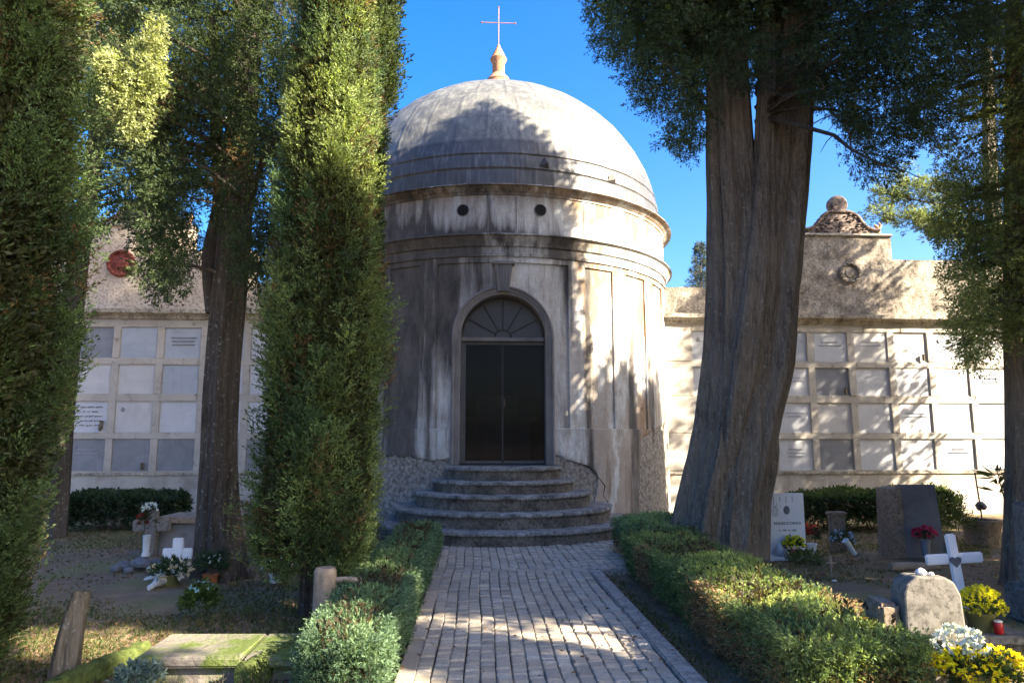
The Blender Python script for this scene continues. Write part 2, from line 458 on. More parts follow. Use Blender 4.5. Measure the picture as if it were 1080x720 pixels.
# ------------------------------------------------------------------ setting: ground and path
PX0, PX1 = -.53, 1.45            # path between the hedges
CX, CY, RAD = .43, 16.57, 3.87    # chapel axis
STEP_Y = CY-RAD                   # front of the drum
def ground():
    xs = np.concatenate([np.linspace(-300, -16, 12), np.arange(-15, 15, .12), np.linspace(16, 300, 12)])
    ys = np.concatenate([np.linspace(-300, -8, 10), np.arange(-7, 2.5, .6), np.arange(2.6, 16, .10), np.linspace(17, 500, 14)])
    X, Y = np.meshgrid(xs, ys)
    Z = -.035+.018*fbm(X, Y, 3, 1.3, 4)+.010*fbm(X, Y, 5, 9, 3)
    # low earth mounds over the graves on the right and the left
    for gx, gy, sx, sy, h in ((3.9, 6.9, .7, .9, .07), (5.6, 9.2, .5, .8, .06), (-3.5, 8.0, .5, .6, .08), (-2.9, 7.2, .4, .5, .05), (2.9, 7.6, .5, .6, .05)):
        Z += h*np.exp(-((X-gx)/sx)**2-((Y-gy)/sy)**2)
    far = (abs(X) > 15) | (Y > 16) | (Y < 2.4)
    Z = np.where(far, -.035, Z)
    inpath = (X > PX0-.15) & (X < PX1+.25) & (Y < 13.2)
    inpath |= (X > -1.6) & (X < 2.9) & (Y > 8.8) & (Y < 13.2)
    Z = np.where(inpath, -.06, Z)
    n, m = len(ys), len(xs)
    i, j = np.meshgrid(np.arange(n-1), np.arange(m-1), indexing='ij')
    k = (i*m+j).ravel(); idx = np.stack([k, k+1, k+m+1, k+m], 1).ravel()
    o = np_mesh('ground', np.stack([X.ravel(), Y.ravel(), Z.ravel()], 1), 4, idx, MAT['ground'], smooth=True)
    tag(o, kind='structure'); return o
ground()

def path():
    r = random.Random(4); mb = MB(); cols = []
    def sett(x0, x1, y0, y1, base):
        g = .007; h = r.uniform(-.008, .008)
        x0 += r.uniform(.001, .0045); x1 -= r.uniform(.001, .0045); y0 += r.uniform(.004, .009); y1 -= r.uniform(.004, .009)
        tx, ty = r.uniform(-.035, .035), r.uniform(-.045, .045); cx, cy = (x0+x1)/2, (y0+y1)/2
        b = .008
        def z(x, y, d): return h+d+(x-cx)*tx+(y-cy)*ty
        jt = lambda: r.uniform(-.003, .003)
        top = [(x0+b+jt(), y0+b+jt()), (x1-b+jt(), y0+b+jt()), (x1-b+jt(), y1-b+jt()), (x0+b+jt(), y1-b+jt())]
        low = [(x0, y0), (x1, y0), (x1, y1), (x0, y1)]
        vs = [(x, y, z(x, y, 0)) for x, y in top]+[(x, y, z(x, y, -.012)) for x, y in low]+[(x, y, -.055) for x, y in low]
        fs = [(0, 1, 2, 3)]+[(i, i+4, (i+1) % 4+4, (i+1) % 4) for i in range(4)]+[(i+4, i+8, (i+1) % 4+8, (i+1) % 4+4) for i in range(4)]
        mb.add(vs, fs)
        t = r.gauss(1, .24); w_ = r.gauss(0, .05)
        cols.extend([(base[0]*t*(1+w_), base[1]*t, base[2]*t*(1-w_))]*12)
    W = .109
    def field(x0, x1, y0, y1):
        nc = round((x1-x0)/W); ww = (x1-x0)/nc
        for c in range(nc):
            y = y0-r.uniform(0, .12)
            wob = r.uniform(0, 6)
            while y < y1:
                l = r.uniform(.085, .15)
                o1 = .008*math.sin(y*2.2+wob*.2)
                a, b_ = x0+c*ww+o1, x0+(c+1)*ww+o1
                # keep clear of the bottom step's arc
                d = math.hypot((a+b_)/2-CX, min(y+l/2, STEP_Y)-STEP_Y)
                if y+l < y1+.1 and (d > 2.0 or y < STEP_Y-2.1): sett(a, b_, y, y+l, (.355, .315, .25))
                y += l
    field(PX0+.13, PX1-.15, -2, 8.75)
    field(PX0-.75, PX1+1.35, 8.75, STEP_Y-.5)
    # kerb bands
    y = -2
    while y < 8.7:
        l = r.uniform(.7, 1.1); sett(PX0, PX0+.13, y, min(y+l, 8.75), (.40, .33, .26)); 
        y += l
    me = MB(); 
    o = mb.build('path', MAT['sett']); 
    a = o.data.color_attributes.new('col', 'FLOAT_COLOR', 'POINT')
    c = np.ones((len(mb.v), 4), dtype=np.float32); c[:, :3] = cols; a.data.foreach_set('color', c.ravel())
    tag(o, kind='structure')
    k = MB(); y = -2
    while y < 8.6:
        l = r.uniform(.8, 1.2); y1 = min(y+l, 8.62); k.box((PX1-.145, y+.004, -.09), (PX1, y1-.004, .012), .012, jit=.002); y += l
    k.box((PX1-.145, 8.63, -.09), (PX1+1.3, 8.76, .02), .012)
    k2 = k.build('path_kerb', MAT['kerb'], smooth=30); tag(k2, kind='structure')
    bed = MB(); bed.box((PX0-.01, -2, -.2), (PX1, 8.7, -.030)); bed.box((PX0-.8, 8.7, -.2), (PX1+1.35, STEP_Y, -.031))
    b = bed.build('path_bed', simple('joint_earth', (.055, .045, .036), .95, .1, .2, 30, .3)); tag(b, kind='structure')
path()

# ------------------------------------------------------------------ chapel
def zf(py, Y): return P(527, py, Y).z
chapel = empty('domed_chapel', (CX, CY, 0), 'round domed cemetery chapel with stained plaster walls and an arched doorway', 'chapel')
INV = Matrix.Translation((-CX, -CY, 0))   # children are built in world coordinates and shifted
def cb(mb, name, mat, parent=chapel, smooth=False): return mb.build(name, mat, parent, smooth, INV)

YF = STEP_Y
Z_FLOOR = zf(492, YF-.9)
Z_SPR = zf(355, YF); HW = .775
Z_ARCH = Z_SPR+HW
Z_PB = zf(451, YF)      # panel bottom
Z_PT = zf(277, YF)
Z_MC0, Z_MC1 = zf(268, YF), zf(245, YF-.1)
Z_UC0, Z_UC1 = zf(205, YF-.05), zf(192, YF-.15)
Z_DOME = Z_UC1+.02

PANELS = [(23.5, 33.5), (39, 49), (54.5, 64.5), (70, 80), (85.5, 95.5)]
def drum():
    av = set(np.round(np.arange(-110, 110.01, .5), 3)); av |= set(np.round(np.arange(112, 250, 2.), 3))
    e = .12
    edges = []
    for a, b in PANELS:
        for s_ in (1, -1): edges += [s_*a, s_*b]
    edges += [-18.3, 18.3]
    hwa = math.degrees(math.asin(HW/RAD)); edges += [hwa, -hwa]
    for x in edges: av |= {round(x-e, 3), round(x+e, 3)}
    ang = np.array(sorted(av))
    keep = [0]
    for i in range(1, len(ang)):
        if ang[i]-ang[keep[-1]] > .05: keep.append(i)
    ang = ang[keep]
    zt = Z_UC0+.02
    zv = set(np.round(np.arange(-.1, zt, .05), 3)) | {round(zt, 3)}
    for x in (Z_PB, Z_PT): zv |= {round(x-.012, 3), round(x+.012, 3)}
    zz = np.array(sorted(zv))
    A, Z = np.meshgrid(ang, zz)
    a = np.radians(A)
    rec = np.zeros_like(A)
    inz = (Z > Z_PB) & (Z < Z_PT)
    for p0, p1 in PANELS:
        rec = np.where(inz & (abs(A) > p0) & (abs(A) < p1), 1, rec)
    rec = np.where(inz & (abs(A) < 18.3), 1, rec)
    rr = RAD-.035*rec
    rr = np.where(Z < Z_PB, rr+.02, rr)
    # stains
    n1 = fbm(A*.12, Z*.35, 11, 1.2, 5); n2 = fbm(A*.2, Z*.5, 12, 1.5, 5)
    def g(x, c, w_): return np.exp(-((x-c)/w_)**2)
    hz = np.clip((Z-.8)/3.5, 0, 1)
    dark = 1.0*g(A, -28.5, 5.5)*(.6+.5*hz)+.85*g(A, -46, 13)*(.6+.4*hz)+.9*g(A, -15.5, 3.4)*np.clip((Z-2.4)/1.2, 0, 1)+.35*g(A, -20.5, 1)+.6*g(A, -7, 6)*np.clip((Z-3.6)/.8, 0, 1)
    dark += .5*g(A, 17.5, 2.2)*np.clip((Z-3)/1.5, 0, 1)+.6*g(A, 24.5, 1.4)+.6*g(A+.6*n1, 41.5, 2.4)*np.clip((4.6-Z)/2, 0, 1)+.6*g(A, 52, 2.8)*np.clip((4.4-Z)/2, 0, 1)
    dark += .5*g(A, -70, 10)+.35*g(A, 62, 3)
    dark += .25*g(A, -26, 40)*.5
    fr = (Z > Z_MC1-.02)
    dark = np.where(fr, .25*g(A, -38, 22)+1.0*np.exp(-(Z-Z_MC1)/.22)*np.clip((22-A)/25, 0, 1)+.5*g(A, -22, 1.5)+.45*g(A, -4, 1.2)+.3*g(A, -34, 3), dark)
    dark = dark*(1+.5*n1)+.12*n2*(dark > .1)
    ochre = .35*np.clip((3.2-Z)/2, 0, 1)*np.clip((A-15)/10, 0, 1)+1.1*np.exp(-(Z_PT+.25-Z)/.9)*np.clip((A-18)/6, 0, 1)+.7*g(A, 25.5, 2.5)*np.clip((Z-2)/2, 0, 1)+.5*g(A, 47, 3)+.3
    ochre = ochre*np.where(fr, .25, 1)+.6*fr*np.exp(-(Z_UC0-Z)/.25)
    ochre += .35*fr*(g(A, 44, .8)+g(A, 58, .7))
    peel = np.zeros_like(A)
    peel += 1.0*np.clip((1.35-Z)/.3, 0, 1)*np.clip((-10-A)/4, 0, 1)
    peel += 1.0*np.clip((1.30-Z+.02*(20-A))/.3, 0, 1)*np.clip((A-10)/2, 0, 1)*np.clip((30-A-4*(1-Z))/4, 0, 1)
    Aw = A+5*n2+3*n1*(1+Z); Zw = Z+.22*n1+.12*n2
    peel += 1.1*np.clip((Z_PB+.02-Zw)/.1, 0, 1)*np.clip((Aw-45-5*(Z-.8))/3, 0, 1)*np.clip((63-Aw)/3, 0, 1)
    peel += .2*g(A, 55, 8)*np.clip((3-Z)/2, 0, 1)
    pe = np.clip(peel+.30*n2*(peel > .02)+.3*n1*(peel > .02)*(peel < .98), 0, 1)
    rr = rr-.022*(pe > .5)+.004*n2*(pe > .5)
    x = RAD*0
    # opening
    X = np.sin(a)*rr; 
    za = np.where(abs(X) < HW+.001, Z_SPR+np.sqrt(np.maximum(HW**2-np.minimum(abs(X), HW)**2, 0)), -9)
    inside = abs(A) < hwa
    Z2 = np.where(inside & (Z < za), za, Z)
    V = np.stack([np.sin(a)*rr, -np.cos(a)*rr, Z2], -1)
    n, m = A.shape
    i, j = np.meshgrid(np.arange(n-1), np.arange(m-1), indexing='ij')
    deg = (Z2[i, j] == Z2[i+1, j]) & (Z2[i, j+1] == Z2[i+1, j+1])
    k = (i*m+j)[~deg]
    idx = np.stack([k, k+1, k+m+1, k+m], 1)
    # close the seam behind
    col = np.stack([np.clip(dark, 0, 1), np.clip(ochre, 0, 1), pe], -1).reshape(-1, 3)
    o = np_mesh('drum_wall', V.reshape(-1, 3), 4, idx.ravel(), MAT['drum'], chapel, col, True, 'stain')
    try: o.data.set_sharp_from_angle(angle=R(30))
    except Exception: pass
    return o
drum()
def stained_ring(name, prof, mat, n=160, stain=None):
    """lathed ring with the plaster's stain attribute"""
    mb = MB(); mb.lathe(prof, n=n, cap=False)
    o = mb.build(name, mat, chapel, smooth=35)
    return o
def set_stain(o, fn):
    me = o.data; co = np.zeros(len(me.vertices)*3); me.vertices.foreach_get('co', co); co = co.reshape(-1, 3)
    A = np.degrees(np.arctan2(co[:, 0], -co[:, 1])); Z = co[:, 2]; rr = np.hypot(co[:, 0], co[:, 1])
    c = np.ones((len(co), 4), dtype=np.float32); c[:, 0], c[:, 1], c[:, 2] = fn(A, Z, rr)
    at = me.color_attributes.new('stain', 'FLOAT_COLOR', 'POINT'); at.data.foreach_set('color', c.ravel())
d0 = Z_MC0-Z_PT
mid = stained_ring('string_cornice', [(RAD-.02, Z_MC0-.05), (RAD+.03, Z_MC0-.04), (RAD+.035, Z_MC0+.015), (RAD+.012, Z_MC0+.025), (RAD+.012, Z_MC0+.13), (RAD+.05, Z_MC0+.15),
    (RAD+.06, Z_MC0+.20), (RAD+.10, Z_MC0+.25), (RAD+.13, Z_MC0+.31), (RAD+.175, Z_MC0+.33), (RAD+.18, Z_MC1-.05), (RAD+.17, Z_MC1-.03), (RAD-.02, Z_MC1+.02)], MAT['drum'], 240)
def st_mid(A, Z, r):
    n = fbm(A*.25, Z, 8, 1.3, 5)
    return (np.clip((.75*np.clip((20-A)/30, 0, 1)+.7*np.exp(-((A-16)/4)**2)+.15)*(1+.6*n), 0, 1), np.clip(.35+.8*n, 0, 1)*np.clip((A+5)/25, .25, 1), 0*A)
set_stain(mid, st_mid)
up = stained_ring('upper_cornice', [(RAD-.02, Z_UC0), (RAD+.02, Z_UC0+.005), (RAD+.03, Z_UC0+.05), (RAD+.09, Z_UC0+.09), (RAD+.12, Z_UC0+.15), (RAD+.18, Z_UC0+.17), (RAD+.19, Z_UC1-.05), (RAD+.13, Z_UC1-.02), (RAD-.3, Z_UC1+.03)], MAT['drum'], 240)
set_stain(up, lambda A, Z, r: (np.clip((.45*np.clip((25-A)/30, 0, 1)+.1)*(1+.6*fbm(A*.25, Z, 9, 1.3, 5)), 0, 1), np.clip(.8+.3*fbm(A*.2, Z, 3, 1, 4), 0, 1), 0*A))

RD = 3.80
def dome():
    # lower bands lap over each other, then the sheets of the cap
    rel = [0, .36, .66, .93]    # band joints above the rim (m)
    prof = []; HT = 3.62
    def r_at(z): return RD*math.sqrt(max(0, 1-(z/HT)**2)) if z > 0 else RD
    zs = []
    z = -.10
    prof.append((RD+.03, -.10, 0, 1))
    for b0, b1 in zip(rel, rel[1:]):
        k = 7
        for i in range(k+1):
            zz = b0+(b1-b0)*i/k
            lap = .010*(1-i/k)
            prof.append((r_at(zz)+lap, zz, .8 if i == 0 else 0, 1))
            if i == 0: prof.append((r_at(zz+.012)+lap, zz+.012, 0, 1))
    th0 = math.asin(rel[-1]/HT)
    k = 110
    seam_el = [R(25), R(40), R(58), R(76)]
    for i in range(1, k+1):
        th = th0+(PI/2-th0)*i/k
        zz = HT*math.sin(th); 
        prof.append((RD*math.cos(th)+(.008 if i == 1 else .0), zz, .6 if i == 1 or any(abs(th-s) < .007 for s in seam_el) else 0, 0))
    n = 720
    A = np.linspace(0, 2*PI, n, endpoint=False)
    V = []; C = []
    r = np.random.default_rng(3)
    tones = r.random((12, 120))
    for (rr, zz, sm, low) in prof:
        band = int(np.searchsorted([.0, .36, .66, .93, 2.2, 3.2], zz))
        cells = [72, 66, 72, 66, 36, 30, 16][band]
        ph = A/(2*PI)*cells+band*.37; fr = ph-np.floor(ph)
        vs = ((fr < .5*cells/720*1.2) | (fr > 1-.5*cells/720*1.2)).astype(float)
        tone = tones[band][(np.floor(ph).astype(int)) % cells]
        lump = .008*np.sin(A*23+zz*5)*np.sin(zz*7+A*5)
        q = rr+lump*(rr > .5)+.008*vs*(rr > 1)
        V.append(np.stack([np.sin(A)*q, -np.cos(A)*q, np.full(n, zz+Z_DOME)], 1))
        C.append(np.stack([np.maximum(vs*.7 if low else vs*.45, sm), tone, np.full(n, low*(1.0))], 1))
    V = np.concatenate(V); C = np.concatenate(C); m = len(prof)
    i, j = np.meshgrid(np.arange(m-1), np.arange(n), indexing='ij')
    idx = np.stack([i*n+j, i*n+(j+1) % n, (i+1)*n+(j+1) % n, (i+1)*n+j], -1).ravel()
    return np_mesh('dome', V, 4, idx, MAT['dome'], chapel, C, True, 'sheet')
dome_o = dome()
ZT = Z_DOME+3.62
f = MB(); f.lathe([(.30, -.06), (.26, .02), (.22, .05), (.19, .10), (.14, .15), (.15, .17), (.155, .42), (.20, .50), (.21, .54), (.19, .57), (.12, .72), (.06, .84), (.025, .93)], (0, 0, ZT+.52), 32); f.lathe([(.45, -.02), (.38, .12), (.30, .30), (.29, .52)], (0, 0, ZT-.05), 32)
fin = f.build('finial', MAT['terracotta'], chapel, 35)
c = MB(); zc = ZT+1.36
c.tube([(0, 0, zc), (0, 0, zc+1.12)], .013); c.tube([(-.42, 0, zc+.68), (.42, 0, zc+.68)], .012)
for p in ((-.42, zc+.68), (.42, zc+.68), (0, zc+1.1)): c.lathe([(0, -.035), (.03, 0), (0, .035)], (p[0], 0, p[1]), 8)
c.build('cross', MAT['cross_pink'], fin)
# two lifted scraps of lead on the dome
for A_, z_ in ((12, .42), (35, .36)):
    a = R(A_); rr = RD*math.sqrt(1-(z_/3.62)**2)+.01; q = MB()
    x, y = math.sin(a)*rr, -math.cos(a)*rr; tx, ty = math.cos(a), math.sin(a)
    q.add([(x-.11*tx, y-.11*ty, Z_DOME+z_), (x+.09*tx, y+.09*ty, Z_DOME+z_-.04), (x+.05*tx+.07*math.sin(a), y+.05*ty-.07*math.cos(a), Z_DOME+z_+.05), (x-.02*tx+.02*math.sin(a), y-.02*ty-.05*math.cos(a), Z_DOME+z_+.18)], [(0, 1, 2), (0, 2, 3), (0, 3, 1), (1, 3, 2)])
    q.build('lifted_flap', MAT['iron'], dome_o)
# portholes
for px in (488, 570):
    p = P(px, 221.5, YF+.05); a = math.atan2(p.x-CX, CY-p.y); q = MB()
    Rm = Matrix.Rotation(a, 4, 'Z') @ Matrix.Translation((0, -RAD, p.z)) @ Matrix.Rotation(PI/2, 4, 'X')
    q.lathe([(.105, -.02), (.105, .012), (.112, .016), (.12, .008), (.12, -.02)], n=28, cap=False)
    o = q.build('round_vent', MAT['surround'], chapel, 40); o.matrix_local = Rm
    q = MB(); q.lathe([(.108, .006), (.0001, .007)], n=28, cap=False); d = q.build('hole_shade_disc', MAT['dark'], o)  # flat dark disc paints the shade inside the hole
    q = MB()
    for k in range(-3, 4): 
        hh = math.sqrt(.1**2-(k*.028)**2); q.tube([(k*.028, -hh, .008), (k*.028, hh, .008)], .002, 5)
    q.build('bars', MAT['iron'], o)
# frieze joints (thin vertical grooves with small mouldings)
for A_ in (-58, -38, -22, -4.2, 3.5, 23.5, 39, 52):
    q = MB(); t = MB(); t.box((-.007, -RAD-.008, Z_MC1+.06), (.007, -RAD+.02, Z_UC0-.03), .002)
    m_ = Matrix.Rotation(R(A_), 3, 'Z'); q.add([m_ @ Vector(v) for v in t.v], t.f); q.build('frieze_rib', MAT['surround'], chapel)
# plinth crack
q = MB()
pts = [(608, 487), (622, 492), (630, 502), (638, 512), (636, 522), (642, 531), (645, 541)]
cr = []
for px, py in pts:
    Y = 13.2
    for _ in range(30):
        p = P(px, py, Y); Y = CY-math.sqrt(max(.1, (RAD+.016)**2-(p.x-CX)**2))
    cr.append(P(px, py, Y)-Vector((CX, CY, 0)))
q.tube(cr, [.006, .014, .009, .014, .008, .012, .005], 5); q.build('crack', MAT['crack'], chapel)

# doorway: moulded stone surround following the wall's curve
def surround():
    prof = [(-.0, .50), (0, -.030), (.018, -.040), (.05, -.040), (.055, -.052), (.10, -.052), (.105, -.07), (.13, -.085), (.155, -.07), (.165, -.02), (.165, .08)]
    path_ = [(-1, Z_FLOOR+z*(Z_SPR-Z_FLOOR)/10) for z in range(11)]
    pts = [(-HW, z, -1, 0) for _, z in path_]
    for i in range(1, 41):
        t = PI-PI*i/40; pts.append((HW*math.cos(t), Z_SPR+HW*math.sin(t), math.cos(t), math.sin(t)))
    pts += [(HW, z, 1, 0) for _, z in reversed(path_[:-1])]
    vs = []; fs = []; k = len(prof)
    for (x, z, nx, nz) in pts:
        for (o, d) in prof:
            X = x+nx*(o-.004); Zz = z+nz*(o-.004); Y = CY-math.sqrt(RAD**2-X*X)+d if d < .4 else YF+.55
            vs.append((X+CX, Y, Zz))
    for i in range(len(pts)-1):
        for j in range(k-1): fs.append((i*k+j, i*k+j+1, (i+1)*k+j+1, (i+1)*k+j))
    q = MB(); q.add(vs, fs); cb(q, 'door_surround', MAT['surround'], smooth=30)
surround()
q = MB(); zt = zf(279, YF-.1); zb = zf(307, YF-.1)
q.prism([(CX-.10, zb), (CX+.10, zb), (CX+.165, zt), (CX-.165, zt)], YF-.12, YF+.06)
for k in range(-2, 3):
    x0, x1 = k*.04, k*.062; q.prism([(CX+x0-.011, zb), (CX+x0+.011, zb), (CX+x1+.016, zt), (CX+x1-.016, zt)], YF-.145, YF-.119)
q.box((CX-.20, YF-.17, zt), (CX+.20, YF+.05, zt+.06), .01)
cb(q, 'keystone', MAT['surround'])
# fanlight
q = MB(); n = 40; ZTR = Z_SPR
poly = [(CX+(HW-.01)*math.cos(PI*i/n), ZTR+(HW-.01)*math.sin(PI*i/n)) for i in range(n+1)]
q.prism(poly, YF+.30, YF+.33); fan = cb(q, 'fanlight', MAT['door_iron'])
q = MB()
for i in range(1, 6):
    t = PI*i/6; q.tube([(CX+.14*math.cos(t), YF+.285, ZTR+.12*math.sin(t)+.03), (CX+(HW-.02)*math.cos(t), YF+.285, ZTR+(HW-.02)*math.sin(t))], .013, 6)
q.tube([(CX+.15*math.cos(PI*i/20), YF+.285, ZTR+.04+.13*math.sin(PI*i/20)) for i in range(21)], .014, 6)
q.tube([(CX+(HW-.03)*math.cos(PI*i/40), YF+.285, ZTR+(HW-.03)*math.sin(PI*i/40)) for i in range(41)], .018, 6)
cb(q, 'radial_bars', MAT['door_iron'], fan)
fan.children[0].matrix_parent_inverse = Matrix()
q = MB(); q.box((CX-HW+.005, YF+.22, ZTR-.05), (CX+HW-.005, YF+.36, ZTR+.02), .01); cb(q, 'transom', MAT['surround'])
# glazed double door
q = MB(); zt = ZTR-.055; zb = Z_FLOOR+.01
for s in (-1, 1):
    q = MB(); x0, x1 = (CX-HW+.01, CX-.006) if s < 0 else (CX+.006, CX+HW-.01)
    y0, y1 = YF+.30, YF+.34
    q.box((x0, y0, zb), (x0+(.09 if s < 0 else .008), y1, zt), .003); q.box((x1-.008, y0, zb), (x1+(.0 if s < 0 else .0), y1, zt), .003)
    for za, zb2 in ((zb, zb+.06), (zt-.05, zt)): q.box((x0+.01, y0+.003, za), (x1-.01, y1-.003, zb2), .004)
    d = cb(q, 'door', MAT['iron'])
    g_ = MB(); g_.box((x0+.005, y0+.015, zb+.05), (x1-.005, y0+.022, zt-.04)); cb(g_, 'pane', MAT['glass'], d)
    if s > 0:
        h = MB(); h.tube([(x0+.03, y0-.04, zb+1.02), (x0+.03, y0-.04, zb+1.16)], .012, 8); h.tube([(x0+.03, y0, zb+1.09), (x0+.03, y0-.04, zb+1.09)], .01, 6); cb(h, 'handle', MAT['bronze'], d)
# interior seen through the glass
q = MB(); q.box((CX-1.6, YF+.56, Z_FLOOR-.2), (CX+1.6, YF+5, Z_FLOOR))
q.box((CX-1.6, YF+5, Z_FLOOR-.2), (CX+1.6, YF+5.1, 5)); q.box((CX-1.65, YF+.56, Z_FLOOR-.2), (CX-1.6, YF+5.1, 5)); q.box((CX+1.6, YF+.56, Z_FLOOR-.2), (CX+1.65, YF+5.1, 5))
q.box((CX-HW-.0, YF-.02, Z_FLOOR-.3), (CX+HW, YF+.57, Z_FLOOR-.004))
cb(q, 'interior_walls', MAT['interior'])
alt = empty('altar', (CX, YF+4, Z_FLOOR), 'dim stone altar inside the chapel behind the dark glass door', 'altar')
q = MB(); q.box((-.9, -.3, .85), (.9, .35, .97), .02); q.box((-.75, -.22, 0), (.75, .3, .85), .02); q.build('altar_table', MAT['altar'], alt)
q = MB(); q.box((-.5, .3, .97), (.5, .42, 1.5), .02); q.build('shelf', MAT['altar'], alt)
q = MB(); q.tube([(0, .3, 1.5), (0, .3, 2.5)], .025); q.tube([(-.3, .3, 2.2), (.3, .3, 2.2)], .025); q.build('altar_cross', MAT['bronze'], alt)

# ------------------------------------------------------------------ steps
st = empty('entrance_steps', (CX, YF, 0), 'five curved dark stone steps fanning out below the chapel door', 'steps')
nose = [(561.5, 2.13), (542, 1.83), (523, 1.50), (508, 1.22), (493, .98)]
zprev = -.05
for k, (py, rr) in enumerate(nose):
    zt = G(531, py, 0).z if False else P(531, py, YF-rr).z
    prevz = zprev
    # riser set back under a rounded nosing
    q = MB(); n = 64
    riser = [(rr-.035, prevz-.02), (rr-.035, zt-.062)]
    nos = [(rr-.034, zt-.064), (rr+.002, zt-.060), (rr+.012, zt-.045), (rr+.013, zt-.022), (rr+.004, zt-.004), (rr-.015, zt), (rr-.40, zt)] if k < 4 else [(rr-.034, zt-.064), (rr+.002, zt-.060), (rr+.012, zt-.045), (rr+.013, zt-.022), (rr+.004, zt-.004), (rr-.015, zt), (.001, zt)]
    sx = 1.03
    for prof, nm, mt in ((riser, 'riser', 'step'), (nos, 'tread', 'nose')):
        m = MB(); vs = []; 
        for (r_, z_) in prof:
            for j in range(n+1):
                a = PI+PI*j/n; jj = .006*math.sin(j*1.7+k*3)+.004*math.sin(j*.6+k)
                vs.append(((r_*sx+jj)*math.cos(a), (r_+jj)*math.sin(a)+(.0), z_+.004*math.sin(j*.9+k*2)))
        # short straight returns into the wall
        fs = []
        w_ = n+1
        for i in range(len(prof)-1):
            for j in range(n): fs.append((i*w_+j, i*w_+j+1, (i+1)*w_+j+1, (i+1)*w_+j))
        m.add(vs, fs)
        for s, col_ in ((-1, 0), (1, n)):
            e = []
            for i in range(len(prof)):
                x, y, z = vs[i*w_+col_]; e += [(x, y, z), (x, y+.9, z)]
            m.add(e, [(2*i, 2*i+1, 2*i+3, 2*i+2) for i in range(len(prof)-1)])
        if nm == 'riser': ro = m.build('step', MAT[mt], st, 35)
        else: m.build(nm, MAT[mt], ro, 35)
    zprev = zt

